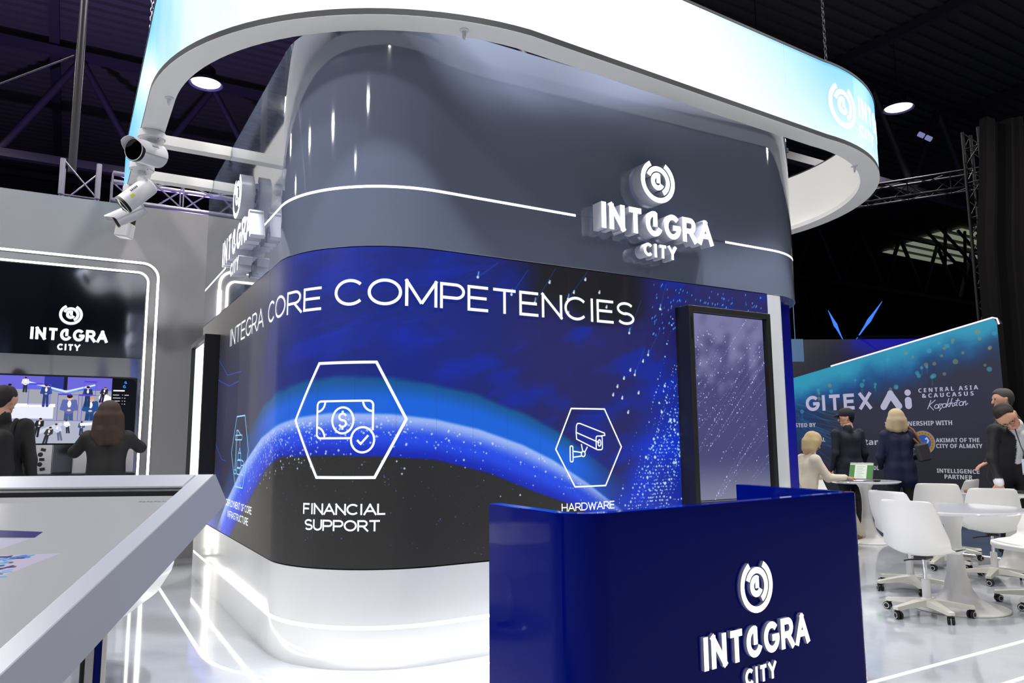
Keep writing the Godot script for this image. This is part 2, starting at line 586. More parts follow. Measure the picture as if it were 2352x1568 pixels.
func led_image() -> Image:
	var w := 1024
	var h := 264
	var data := PackedByteArray()
	data.resize(w * h * 3)
	var nz := FastNoiseLite.new()
	nz.seed = 11; nz.frequency = 1.0; nz.fractal_octaves = 4
	var tx := [0.9, 1.29, 1.70, 2.33, 2.89, 3.34, 3.59, 3.82, 4.19, 4.46, 4.76, 5.08, 5.31, 5.59, 5.84, 6.3]
	var ty := [0.22, 0.56, 0.82, 1.13, 1.32, 1.40, 1.44, 1.46, 1.45, 1.42, 1.36, 1.26, 1.16, 1.00, 0.83, 0.5]
	var bx := [1.4, 1.94, 2.40, 3.05, 3.39, 3.83, 4.20, 4.46, 4.83, 5.17, 5.41, 5.8]
	var by := [0.3, 0.59, 0.80, 1.11, 1.20, 1.21, 1.20, 1.18, 1.09, 0.96, 0.88, 0.7]
	for i in w:
		var s := S3 * (i + 0.5) / w
		var yt := interp(tx, ty, s)
		var yb := interp(bx, by, s)
		if yb > yt - 0.06:
			yb = yt - 0.06
		var spray0 := 5.95
		for j in h:
			var y := LY1 - (LY1 - LY0) * (j + 0.5) / h
			var c := Color(0.02, 0.06, 0.33)
			var q := nz.get_noise_2d((s + y) * 0.8, (y - s * 0.45) * 2.2)
			if y > yb:
				# night blue field above the horizon, darker to the left
				var lf := smoothstep(2.6, 3.7, s)
				c = Color(0.19, 0.19, 0.30).lerp(Color(0.035, 0.13, 0.52), lf)
				c = c.lerp(Color(0.13, 0.13, 0.40), smoothstep(4.3, 5.4, s))
				c = c.lerp(Color(0.012, 0.16, 0.72), clampf(q * 1.5 + 0.05, 0, 0.6) * lf)
				if s > 4.9 and s < 6.25 and y > 2.02 + 0.22 * q:
					var k := smoothstep(4.9, 5.3, s) * (1.0 - smoothstep(6.0, 6.25, s)) * smoothstep(2.02, 2.2, y + 0.15 * q)
					c = c.lerp(Color(0.10, 0.10, 0.13), k)
				if s < 2.6:  # off-angle reflection painted into the picture as a grey-brown wash
					c = c.lerp(Color(0.2, 0.19, 0.17), smoothstep(1.7, 2.3, y) * 0.6 * (1.0 - smoothstep(2.0, 2.6, s)))
			else:
				c = Color(0.16, 0.155, 0.155)
				if s < 3.3:
					c = Color(0.25, 0.245, 0.22).lerp(c, smoothstep(2.6, 3.4, s))
			var g := (y - yt) / 0.23
			if g > -0.1 and g < 1.0:
				var gl := Color(0.05, 0.42, 0.92).lerp(Color(0.02, 0.36, 0.6), smoothstep(0.35, 0.9, g))
				var a := (1.0 - smoothstep(0.8, 1.0, g + 0.12 * q)) * (0.25 + 0.75 * smoothstep(2.2, 3.3, s)) * (1.0 - smoothstep(5.4, 6.1, s))
				c = c.lerp(gl, a * 0.92)
			if y < yt + 0.012 and y > yb - 0.012:
				var f := clampf((yt - y) / (yt - yb), 0, 1)
				var band := Color(0.62, 0.73, 1.0).lerp(Color(0.13, 0.30, 0.93), smoothstep(0.05, 0.5, f))
				band = band.lerp(Color(0.03, 0.14, 0.72), smoothstep(0.55, 1.0, f))
				var vis := smoothstep(1.2, 1.6, s) * smoothstep(yt + 0.012, yt - 0.012, y) * smoothstep(yb - 0.012, yb + 0.012, y)
				c = c.lerp(band, vis * (1.0 - 0.35 * smoothstep(5.3, 6.0, s)))
			# right hand spray
			var sl := spray0 + (y - 0.87) * 0.42
			var k2 := smoothstep(sl - 0.25, sl + 0.12, s) * (1.0 - smoothstep(6.75, 7.2, s)) * (1.0 - smoothstep(1.4, 2.1, y))
			if k2 > 0.0:
				c = c.lerp(Color(0.06, 0.22, 0.85), k2 * (0.55 + 0.5 * clampf(q + 0.3, 0, 1)))
			if s < 1.6 and y < 1.15:
				c = c.lerp(Color(0.30, 0.34, 0.85), (1.0 - smoothstep(0.8, 1.6, s)) * (1.0 - smoothstep(0.75, 1.15, y)))
			# bluish black ends of the wall
			var at := (j * w + i) * 3
			data[at] = int(clampf(c.r, 0, 1) * 255); data[at + 1] = int(clampf(c.g, 0, 1) * 255); data[at + 2] = int(clampf(c.b, 0, 1) * 255)
	var img := Image.create_from_data(w, h, false, Image.FORMAT_RGB8, data)
	img.resize(2048, 528, Image.INTERPOLATE_CUBIC)
	var px := 2048.0 / S3
	var py := 528.0 / (LY1 - LY0)
	var rng := RandomNumberGenerator.new()
	rng.seed = 77
	# sparkles along the horizon band
	for i in 1900:
		var s := rng.randf_range(1.3, 6.0)
		if rng.randf() < 0.45:
			s = rng.randfn(3.3, 0.5)
		var yt := interp(tx, ty, s)
		var y := yt - absf(rng.randfn(0.0, 0.13)) - 0.015
		var b := rng.randf()
		dot_on(img, s * px, (LY1 - y) * py, 0.3 + b * b * b * 1.7, Color(0.78, 0.87, 1.0, 0.3 + 0.65 * b))
	for i in 260:   # city lights in the dark lower part
		var s := rng.randf_range(2.8, 5.9)
		var y := interp(tx, ty, s) - rng.randf_range(0.25, 0.8)
		if y > LY0 + 0.02:
			dot_on(img, s * px, (LY1 - y) * py, rng.randf_range(0.4, 1.1), Color(0.45, 0.5, 0.95, 0.3 + 0.5 * rng.randf()))
	for f in 34:    # rays of dots in the spray on the right
		var s0 := rng.randf_range(5.75, 6.3)
		var lean := rng.randf_range(0.3, 0.85)
		var len_ := rng.randf_range(0.6, 1.7)
		var k := int(len_ * 42)
		for i in k:
			var d := len_ * i / k
			var y := 0.62 + d
			var s := s0 + d * lean + rng.randfn(0, 0.006)
			var b := rng.randf()
			if b > 0.25 and s < 6.9 and y < LY1:
				dot_on(img, s * px, (LY1 - y) * py, 0.5 + 1.8 * b * b * b, Color(0.68, 0.85, 1.0, 0.4 + 0.6 * b))
	for i in 260:
		var y := rng.randf_range(0.6, 1.7)
		var s := 5.95 + (y - 0.87) * 0.42 + absf(rng.randfn(0, 0.3))
		var b := rng.randf()
		dot_on(img, s * px, (LY1 - y) * py, 0.6 + 2.6 * b * b * b, Color(0.8, 0.9, 1.0, 0.45 + 0.55 * b))
	for i in 150:   # falling sparks in the upper right corner
		var s := rng.randf_range(6.2, 7.4)
		var y := rng.randf_range(2.05, 2.45)
		line_on(img, Vector2(s * px, (LY1 - y) * py), Vector2((s - 0.006) * px, (LY1 - y + 0.012) * py), 0.6 + rng.randf() * 0.6, Color(0.3, 0.65, 1.0, 0.5 + 0.5 * rng.randf()))
	for a in [[5.13, 2.42, 5.0, 2.24], [5.35, 2.45, 5.18, 2.2], [5.62, 2.46, 5.45, 2.25], [6.1, 2.3, 5.98, 2.05], [6.35, 2.45, 6.28, 2.25], [6.28, 2.1, 6.15, 1.9], [6.12, 1.95, 6.02, 1.75], [4.9, 2.44, 4.75, 2.33]]:
		line_on(img, Vector2(a[0] * px, (LY1 - a[1]) * py), Vector2(a[2] * px, (LY1 - a[3]) * py), 1.0, Color(0.25, 0.45, 1.0, 0.18))
		line_on(img, Vector2((a[2] + 0.008) * px, (LY1 - a[3] - 0.035) * py), Vector2(a[2] * px, (LY1 - a[3]) * py), 1.7, Color(0.55, 0.75, 1.0, 0.5))
		dot_on(img, a[2] * px, (LY1 - a[3]) * py, 2.6, Color(0.9, 0.96, 1.0, 0.95))
	for a in [[5.92, 1.72], [5.98, 1.78], [5.86, 1.66], [5.9, 1.58], [6.05, 1.62], [5.95, 1.48], [6.1, 1.85], [5.82, 1.6], [5.6, 2.4], [5.72, 2.32], [5.5, 2.3], [5.78, 2.22], [5.3, 2.35], [5.65, 2.12], [5.45, 2.15]]:
		dot_on(img, a[0] * px, (LY1 - a[1]) * py, 2.6, Color(0.9, 0.95, 1.0, 0.95))
		dot_on(img, (a[0] + 0.004) * px, (LY1 - a[1] - 0.012) * py, 2.0, Color(0.8, 0.9, 1.0, 0.8))
	for a in [[3.5, 2.12, 4.9, 2.42, 0.9], [3.7, 1.95, 4.6, 2.12, 0.7], [3.55, 2.0, 4.2, 2.2, 0.5], [4.6, 2.3, 5.1, 2.46, 0.8], [4.4, 1.88, 4.9, 1.97, 0.4], [5.0, 1.9, 5.25, 2.02, 0.5]]:
		for k in 8:
			var o := rng.randf_range(-0.05, 0.05)
			line_on(img, Vector2(a[0] * px, (LY1 - a[1] - o) * py), Vector2((a[0] + (a[2] - a[0]) * rng.randf_range(0.4, 1.0)) * px, (LY1 - a[3] - o + 0.04) * py), rng.randf_range(0.6, 2.2), Color(0.1, 0.32, 0.95, 0.06 * a[4]))
	for i in 120:   # blue sparks at the left end
		var s := rng.randf_range(1.05, 2.0)
		var y := rng.randf_range(0.7, 2.0)
		dot_on(img, s * px, (LY1 - y) * py, rng.randf_range(0.5, 1.4), Color(0.2, 0.45, 1.0, 0.4 + 0.5 * rng.randf()))
	for a in [[1.0, 2.05, 1.5, 1.86, 2.1, 1.84], [1.05, 1.85, 1.6, 1.76, 2.0, 1.77], [1.0, 1.3, 1.4, 1.15, 1.6, 1.14]]:
		line_on(img, Vector2(a[0] * px, (LY1 - a[1]) * py), Vector2(a[2] * px, (LY1 - a[3]) * py), 0.9, Color(0.2, 0.4, 1.0, 0.6))
		line_on(img, Vector2(a[2] * px, (LY1 - a[3]) * py), Vector2(a[4] * px, (LY1 - a[5]) * py), 0.9, Color(0.2, 0.4, 1.0, 0.5))
	return img
func led_text(parent: Node3D, word: String, s0: float, s1: float, y: float, h: float, hw: float, gap := 0.2) -> void:
	for a in word_strokes(word, s0, s1, y, h, hw, gap, 0.03):
		var m := M.new()
		for pl in a:
			ribbon(m, null, pl, hw, 0.0, 0.004, led3, ledn)
		part(parent, "letter", m, MT.ledwhite)
func led_icon(parent: Node3D, called: String, lines: Array, hw: float, material: Material) -> void:
	var m := M.new()
	for pl in lines:
		ribbon(m, null, dense(pl, 0.03), hw, 0.0, 0.0045, led3, ledn)
	part(parent, called, m, material)
func rrect(x0: float, y0: float, x1: float, y1: float, r: float) -> PackedVector2Array:
	return join([el(x1 - r, y1 - r, r, r, 0, 90, 6), el(x0 + r, y1 - r, r, r, 90, 180, 6), el(x0 + r, y0 + r, r, r, 180, 270, 6), el(x1 - r, y0 + r, r, r, 270, 360, 6), PackedVector2Array([Vector2(x1, y1 - r + 0.001)])])
func hexa(a: Array) -> PackedVector2Array:
	var q := V2(a)
	var mid := q[0].lerp(q[1], 0.5)
	var o := PackedVector2Array([mid])
	for i in range(1, q.size()):
		o.append(q[i])
	o.append(q[0]); o.append(mid)
	return o

var core_path: PackedVector2Array
func build_core() -> void:
	core_path = join([V2([0, 4.03, 0, 0.8]), arc(Vector2(0.8, 0.8), 0.8, 180, 270, 24), V2([3.83, 0]), arc(Vector2(3.83, 0.8), 0.8, 270, 360, 20), V2([4.63, 4.03])])
	# LED wall
	var led := thing("led_wall", "curved video wall showing INTEGRA CORE COMPETENCIES over a blue planet horizon", "video wall", W(0.4, LY0, 0.4))
	var lm := screen_mat(led_image(), 0.9, 0.42)
	var cols := 30
	var cw := S3 / cols
	for i in cols:
		var m := M.new()
		var s0 := i * cw + 0.0004
		var s1 := (i + 1) * cw - 0.0004
		var k := 6 if s1 > S1 and s0 < S2 else 1
		for j in k:
			var a := lerpf(s0, s1, float(j) / k)
			var b := lerpf(s0, s1, float(j + 1) / k)
			m.quad(led3(a, LY0, 0), led3(b, LY0, 0), led3(b, LY1, 0), led3(a, LY1, 0), ledn(a, 0), ledn(b, 0), ledn(b, 0), ledn(a, 0), Vector2(a / S3, 1), Vector2(b / S3, 1), Vector2(b / S3, 0), Vector2(a / S3, 0))
		for e in [[s0, -1.0], [s1, 1.0]]:
			var tn: Vector3 = (led3(e[0] + 0.01, 0, 0) - led3(e[0], 0, 0)).normalized() * e[1]
			m.quad(led3(e[0], LY0, 0), led3(e[0], LY1, 0), led3(e[0], LY1, -0.02), led3(e[0], LY0, -0.02), tn, tn, tn, tn)
		wpart(led, "led_panel", m, lm)
	var bm := M.new()
	sweep(bm, sub_path(core_path, 0, S3), rect_sec(-0.06, -0.012, LY0 - 0.004, LY1 + 0.004))
	wpart(led, "backing", bm, MT.black)
	var txt := Node3D.new()
	txt.name = "title_text"
	led.add_child(txt)
	txt.transform = led.global_transform.affine_inverse()
	led_text(txt, "INTEGRA", 1.57, 2.84, 2.09, 0.145, 0.0075)
	led_text(txt, "CORE", 2.98, 3.745, 2.09, 0.147, 0.0085)
	led_text(txt, "COMPETENCIES", 3.83, 6.03, 2.105, 0.165, 0.0095)
	var cap := Node3D.new()
	cap.name = "caption_text"
	led.add_child(cap)
	cap.transform = txt.transform
	led_text(cap, "FINANCIAL", 3.64, 4.17, 0.865, 0.064, 0.0052)
	led_text(cap, "SUPPORT", 3.655, 4.14, 0.772, 0.064, 0.0052)
	led_text(cap, "HARDWARE", 5.37, 5.81, 0.823, 0.052, 0.0035)
	led_text(cap, "DEPLOYMENT OF CORE", 1.71, 2.68, 0.79, 0.052, 0.0035)
	led_text(cap, "INFRASTRUCTURE", 1.79, 2.58, 0.705, 0.052, 0.0035)
	var ic := Node3D.new()
	ic.name = "content_icon"
	led.add_child(ic)
	ic.transform = txt.transform
	led_icon(ic, "hexagon", [hexa([3.735, 1.76, 4.10, 1.76, 4.28, 1.42, 4.10, 1.08, 3.735, 1.08, 3.55, 1.42])], 0.0085, MT.ledwhite)
	led_icon(ic, "hexagon", [hexa([2.02, 1.49, 2.33, 1.49, 2.50, 1.23, 2.34, 0.955, 2.06, 0.955, 1.85, 1.21])], 0.005, MT.ledcyan)
	led_icon(ic, "hexagon", [hexa([5.46, 1.50, 5.74, 1.50, 5.88, 1.24, 5.735, 0.98, 5.48, 0.98, 5.33, 1.23])], 0.005, MT.ledwhite)
	var cc := Vector2(4.025, 1.30)
	led_icon(ic, "banknote_icon", [join([V2([4.085, 1.355, 4.085, 1.50]), el(4.06, 1.505, 0.025, 0.025, 0, 90, 5), el(3.755, 1.505, 0.025, 0.025, 90, 180, 5), el(3.755, 1.335, 0.025, 0.025, 180, 270, 5), V2([3.955, 1.31])]),
		el(3.73, 1.53, 0.055, 0.062, 0, -90, 8), el(4.085, 1.53, 0.06, 0.062, 180, 270, 8), el(3.73, 1.31, 0.055, 0.065, 0, 90, 8),
		el(3.902, 1.415, 0.067, 0.077, 0, 362, 30), el(cc.x, cc.y, 0.069, 0.074, 0, 362, 30), V2([cc.x - 0.032, cc.y - 0.002, cc.x - 0.01, cc.y - 0.024, cc.x + 0.034, cc.y + 0.026])], 0.0062, MT.ledwhite)
	var dl := []
	for pl in glyph("$")[1]:
		dl.append(scaled(pl, 0.07, 0.092, 3.877, 1.369))
	led_icon(ic, "dollar_mark", dl, 0.0062, MT.ledwhite)
	# camera pictogram
	led_icon(ic, "camera_icon", [V2([5.50, 1.385, 5.51, 1.40, 5.53, 1.40, 5.735, 1.335, 5.738, 1.32, 5.70, 1.315]), V2([5.50, 1.385, 5.497, 1.34, 5.69, 1.27]), V2([5.497, 1.34, 5.50, 1.295, 5.665, 1.225]), rrect(5.662, 1.222, 5.715, 1.315, 0.014), el(5.69, 1.268, 0.012, 0.022, 0, 362, 12),
		rrect(5.445, 1.145, 5.468, 1.25, 0.01), V2([5.468, 1.215, 5.545, 1.205]), V2([5.468, 1.175, 5.535, 1.182]), el(5.552, 1.196, 0.016, 0.018, 0, 362, 14), V2([5.548, 1.214, 5.538, 1.262]), V2([5.566, 1.208, 5.588, 1.243])], 0.004, MT.ledwhite)
	# crane pictogram
	led_icon(ic, "crane_icon", [rrect(2.0, 1.05, 2.07, 1.08, 0.01), V2([2.02, 1.08, 2.03, 1.38]), V2([2.05, 1.08, 2.06, 1.38]), rrect(1.99, 1.31, 2.25, 1.345, 0.01), V2([2.03, 1.38, 2.08, 1.385, 2.2, 1.345]), V2([2.18, 1.31, 2.18, 1.26]), V2([2.14, 1.21, 2.18, 1.25, 2.22, 1.21]), rrect(2.13, 1.16, 2.23, 1.21, 0.01), rrect(2.1, 1.1, 2.24, 1.155, 0.01), rrect(2.1, 1.05, 2.22, 1.095, 0.01), rrect(2.26, 1.05, 2.34, 1.12, 0.01), V2([2.25, 1.16, 2.33, 1.15, 2.36, 1.12])], 0.004, MT.ledcyan)
	# plinth
	var pl := thing("plinth", "glossy white curved plinth under the video wall with a light line", "plinth", W(0.4, 0, 0.4))
	var m1 := M.new()
	var ppath := join([sub_path(core_path, 0, S3), V2([3.88, 0]), arc(Vector2(3.88, 0.12), 0.12, 270, 360, 8), V2([4.0, 1.2])])
	sweep(m1, ppath, PackedVector2Array([Vector2(-0.1, 0.0), Vector2(0.0, 0.0), Vector2(0.0, 0.22), Vector2(-0.006, 0.22), Vector2(-0.006, 0.242), Vector2(0, 0.242), Vector2(0.0, 0.552), Vector2(-0.1, 0.552)]))
	wpart(pl, "body", m1, MT.plinth)
	var m2 := M.new()
	sweep(m2, sub_path(ppath, 0.02, S3 - 0.05), rect_sec(-0.0055, -0.001, 0.223, 0.239))
	wpart(pl, "light_line", m2, MT.strip, "white light line inlaid along the plinth")
	# fascia band
	var fa := thing("fascia_band", "tall glossy grey curved fascia above the video wall with white light lines", "fascia", W(0.4, 2.474, 0.4))
	var m3 := M.new()
	sweep(m3, core_path, PackedVector2Array([Vector2(-0.1, 2.474), Vector2(-0.003, 2.474), Vector2(0.0, 2.477), Vector2(0.0, 2.843), Vector2(-0.005, 2.843), Vector2(-0.005, 2.862), Vector2(0.0, 2.862), Vector2(0.0, 3.957), Vector2(-0.003, 3.96), Vector2(-0.1, 3.96)]))
	wpart(fa, "panel", m3, MT.fascia)
	for r in [[0.0, 1.15], [2.58, 5.53], [7.0, 8.75]]:
		var m := M.new()
		sweep(m, sub_path(core_path, r[0], r[1]), rect_sec(-0.0045, -0.0008, 2.845, 2.860))
		wpart(fa, "light_line", m, MT.strip_top, "white light line inlaid in the fascia")
	var m4 := M.new()
	sweep(m4, core_path, rect_sec(-0.9, -0.1, 2.47, 2.49), true, true)
	wpart(fa, "soffit", m4, MT.bluewall, "blue underside of the fascia")
	var m5 := M.new()
	m5.box(W(2.3, 3.93, 2.1), Vector3(4.3, 0.04, 3.7), BU)  # unseen slab added to keep lamp light out of the core
	wpart(fa, "added_light_cover", m5, MT.dark)
	# white column and blue return wall at the right end
	var co := M.new()
	sweep(co, join([V2([3.762, 0]), V2([3.88, 0]), arc(Vector2(3.88, 0.12), 0.12, 270, 360, 8), V2([4.0, 1.2])]), rect_sec(-0.09, 0.0, 0.553, 2.468))
	single("rounded_column", co, MT.plinth, "glossy white rounded end column beside the portrait screen", "column")
	var bw := M.new()
	bw.box(W(4.17, 1.234, 0.27), Vector3(0.32, 2.467, 0.06), BU, 0.004)
	single("return_wall", bw, MT.bluewall, "narrow blue wall strip behind the white end column", "wall", "", "structure")
	# portrait screens
	portrait_screen("black framed portrait screen with violet starfield hung beside the white column", W(3.175, 0.8, -0.001), BU, 0.87, 1.47, 0.15, kiosk_image(3, false), 1.25)
	portrait_screen("black framed portrait screen glowing white at the far end of the video wall", W(-0.001, 0.8, 3.4), BL, 0.88, 1.46, 0.13, kiosk_image(5, true), 1.1)
	build_sign("lit white INTEGRA CITY letters with emblem on the front of the grey fascia", W(2.51, 2.755, 0), BU, 1.0, 0.1, 0.02, "illuminated company signs")
	build_sign("lit white INTEGRA CITY letters seen edge on, left flank of the grey fascia", W(0, 2.73, 1.73), BL, 1.05, 0.1, 0.02, "illuminated company signs")
func kiosk_image(seed_: int, bright: bool) -> Image:
	var w := 256
	var h := 448
	var img := Image.create(w, h, false, Image.FORMAT_RGB8)
	var nz := FastNoiseLite.new()
	nz.seed = seed_; nz.frequency = 0.012; nz.fractal_octaves = 2
	for j in h:
		for i in w:
			var q := nz.get_noise_2d(i + j * 0.4, j)
			var f := float(j) / h
			var c := Color(0.43, 0.43, 0.58).lerp(Color(0.26, 0.26, 0.42), smoothstep(0.0, 0.45, f + q * 0.3))
			c = c.lerp(Color(0.43, 0.44, 0.53), smoothstep(0.75, 1.0, f))
			if bright:
				c = Color(0.95, 0.98, 1.0)
			img.set_pixel(i, j, c)
	if bright:
		return img
	var rng := RandomNumberGenerator.new()
	rng.seed = seed_
	for f in 26:
		var a := Vector2(rng.randf_range(-60, 230), rng.randf_range(180, 620))
		var d := Vector2(1.0, -rng.randf_range(0.7, 1.3)).normalized()
		line_on(img, a, a + d * 330, 0.5, Color(0.55, 0.55, 0.8, 0.12))
		for k in 46:
			var p := a + d * (k * 7.0 + rng.randf() * 5) + Vector2(rng.randfn(0, 1.0), rng.randfn(0, 1.0))
			var b := rng.randf()
			dot_on(img, p.x, p.y, 0.4 + 1.1 * b * b * b, Color(0.80, 0.82, 1.0, 0.25 + 0.6 * b))
	for k in 330:
		var p := Vector2(rng.randf() * w, rng.randf() * h)
		if rng.randf() < 0.6:
			p = Vector2(absf(rng.randfn(0, 60)), 40 + rng.randf() * 220)
		var b := rng.randf()
		dot_on(img, p.x, p.y, 0.4 + 1.4 * b * b * b, Color(0.85, 0.87, 1.0, 0.25 + 0.6 * b))
	return img
func portrait_screen(label: String, at: Vector3, bs: Basis, w: float, h: float, d: float, img: Image, en: float) -> void:
	var t := thing("portrait_screen", label, "screen", at, bs, "portrait screens on the booth wall")
	var f := 0.045
	var fr := M.new()
	for s in [-1.0, 1.0]:
		fr.box(Vector3(s * (w / 2 - f / 2), h / 2, d / 2), Vector3(f, h, d), Basis.IDENTITY, 0.003)
		fr.box(Vector3(0, h / 2 + s * (h / 2 - f / 2), d / 2), Vector3(w - 2 * f, f, d), Basis.IDENTITY, 0.003)
	fr.box(Vector3(0, h / 2, d * 0.35), Vector3(w - 2 * f, h - 2 * f, d * 0.7))
	part(t, "frame", fr, MT.blackframe)
	var sc := M.new()
	var x := w / 2 - f - 0.004
	sc.flat(Vector3(-x, f + 0.004, d * 0.72), Vector3(x, f + 0.004, d * 0.72), Vector3(x, h - f - 0.004, d * 0.72), Vector3(-x, h - f - 0.004, d * 0.72), Vector3(0, 0, 1))
	part(t, "display", sc, screen_mat(img, en, 0.12))
	var gl := M.new()
	for i in 9:
		gl.box(Vector3(-w / 2 + f * 0.5, h - 0.09 - i * 0.018, d + 0.0005), Vector3(0.012, 0.006, 0.003))
	part(t, "speaker_slot", gl, MT.black)
# ---------------------------------------------------------------- the hanging ring
var ring_path: PackedVector2Array
const RY0 := 3.88
const RY1 := 4.62
func ring3(s: float, y: float, o: float) -> Vector3:
	var acc := 0.0
	for i in ring_path.size() - 1:
		var l := ring_path[i].distance_to(ring_path[i + 1])
		if s <= acc + l or i == ring_path.size() - 2:
			var d := (ring_path[i + 1] - ring_path[i]) / l
			var p := ring_path[i] + d * (s - acc) + Vector2(d.y, -d.x) * o
			return W(p.x, y, p.y)
		acc += l
	return Vector3.ZERO
func ringn(s: float, _y: float) -> Vector3:
	return (ring3(s, 0, 1.0) - ring3(s, 0, 0.0)).normalized()
func ring_image() -> Image:
	var w := 512
	var h := 32
	var img := Image.create(w, h, false, Image.FORMAT_RGB8)
	var nz := FastNoiseLite.new()
	nz.seed = 4; nz.frequency = 0.05
	for i in w:
		var s := 16.05 * (i + 0.5) / w
		for j in h:
			var f := float(j) / h    # 0 at the top
			var k := (1.0 - smoothstep(2.8, 5.0, s)) + smoothstep(7.6, 10.3, s) * lerpf(1.0, 0.35, f)
			k = clampf(k * (0.9 - 0.25 * f) + 0.12 * nz.get_noise_2d(i * 3.0, j * 0.4) * float(s < 4.0), 0, 1)
			img.set_pixel(i, j, Color(0.97, 0.985, 1.0).lerp(Color(0.34, 0.74, 0.97), k))
	return img
func build_ring() -> void:
	ring_path = join([V2([-0.765, 5.0, -0.76, 1.8]), arc(Vector2(1.36, 1.80), 2.12, 180, 268, 28), arc(Vector2(4.5, 2.02), 2.2, 268, 360, 30), V2([6.70, 5.0])])
	var t := thing("hanging_ring", "suspended white ring header with glowing screen face around the booth top", "ring header", W(2.5, RY0, 1.0))
	var total := path_len(ring_path)
	var im := screen_mat(ring_image(), 1.12, 0.4)
	im.texture_repeat = false
	var k := 16
	for i in k:
		var a := total * i / k + 0.001
		var b := total * (i + 1) / k - 0.001
		var m := M.new()
		sweep(m, sub_path(ring_path, a, b), PackedVector2Array([Vector2(0.0, RY0 + 0.042), Vector2(0.0, RY1 - 0.02)]), false, false, 1.0, a, 1.0 / total)
		wpart(t, "led_panel", m, im)
	var b1 := M.new()
	sweep(b1, ring_path, rect_sec(-0.05, 0.004, RY0 + 0.001, RY0 + 0.042))
	wpart(t, "lower_trim", b1, MT.dark, "dark edge under the glowing face")
	var b2 := M.new()
	sweep(b2, ring_path, rect_sec(-0.05, 0.006, RY1 - 0.02, RY1))
	wpart(t, "upper_trim", b2, MT.dark)
	var b3 := M.new()
	sweep(b3, ring_path, PackedVector2Array([Vector2(-0.175, RY0), Vector2(0.004, RY0), Vector2(0.004, RY0 + 0.001), Vector2(-0.02, RY0 + 0.002), Vector2(-0.02, RY1 - 0.02), Vector2(-0.06, RY1 - 0.02), Vector2(-0.06, RY0 + 0.05), Vector2(-0.175, RY0 + 0.05)]))
	wpart(t, "frame", b3, MT.ringwhite)
	for v in [2.84, 3.86]:
		var m := M.new()
		m.box(W(-0.295, RY0 + 0.045, v), Vector3(0.59, 0.09, 0.11), BU, 0.002)
		wpart(t, "bracket_beam", m, MT.ringwhite)
	for p in [[-0.63, 1.78], [0.88, -0.17], [5.22, 0.12], [6.6, 2.0]]:
		var m := M.new()
		m.lathe(PackedVector2Array([Vector2(0, 0), Vector2(0.03, 0.0), Vector2(0.03, -0.006), Vector2(0.014, -0.01), Vector2(0.012, -0.05), Vector2(0.007, -0.052), Vector2(0.007, -0.065), Vector2(0, -0.065)]), Transform3D(Basis.IDENTITY, W(p[0], RY0, p[1])), 14)
		wpart(t, "bolt", m, MT.hood)
	var lgm := glow(Color(1, 1, 1), 1.5)
	var sets := []
	for a in emblem_strokes(9.86, 4.25, 0.19):
		sets.append(["emblem_curl", a, 0.024])
	for a in word_strokes("INTeGRA", 10.13, 11.25, 4.22, 0.2, 0.022, 0.47, 0.05):
		sets.append(["letter", a, 0.022])
	for a in word_strokes("CITY", 10.13, 10.55, 4.04, 0.12, 0.014, 0.34, 0.05):
		sets.append(["letter", a, 0.014])
	for e in sets:
		var lg := M.new()
		for pl in e[1]:
			ribbon(lg, null, dense(pl, 0.05), e[2], 0, 0.004, ring3, ringn)
		wpart(t, e[0], lg, lgm)
	# hoist chains
	for p in [[-0.69, 3.3, "chain hoisting the ring near the security cameras"], [4.9, 0.12, "chain hoisting the ring above its right corner"], [6.2, 3.2, "chain hoisting the ring behind the right end of the fascia"]]:
		var m := M.new()
		var y := RY1 - 0.02
		m.box(W(p[0], y + 0.03, p[1]), Vector3(0.05, 0.06, 0.03), BU, 0.004)
		y += 0.05
		for i in 46:
			var pts := PackedVector3Array()
			for j in 9:
				var a := TAU * j / 8
				var dx := cos(a) * 0.012
				pts.append(W(p[0] + (dx if i % 2 == 0 else 0.0), y + 0.025 + sin(a) * 0.028, p[1] + (0.0 if i % 2 == 0 else dx)))
			m.tube(pts, 0.004, 5, -1.0, false)
			y += 0.044
		m.tube(PackedVector3Array([W(p[0], y, p[1]), W(p[0], 9.9, p[1])]), 0.012, 6)
		single("hoist_chain", m, MT.steel if p[0] > 0 else MT.alu, p[2], "chain", "ring hoist chains")

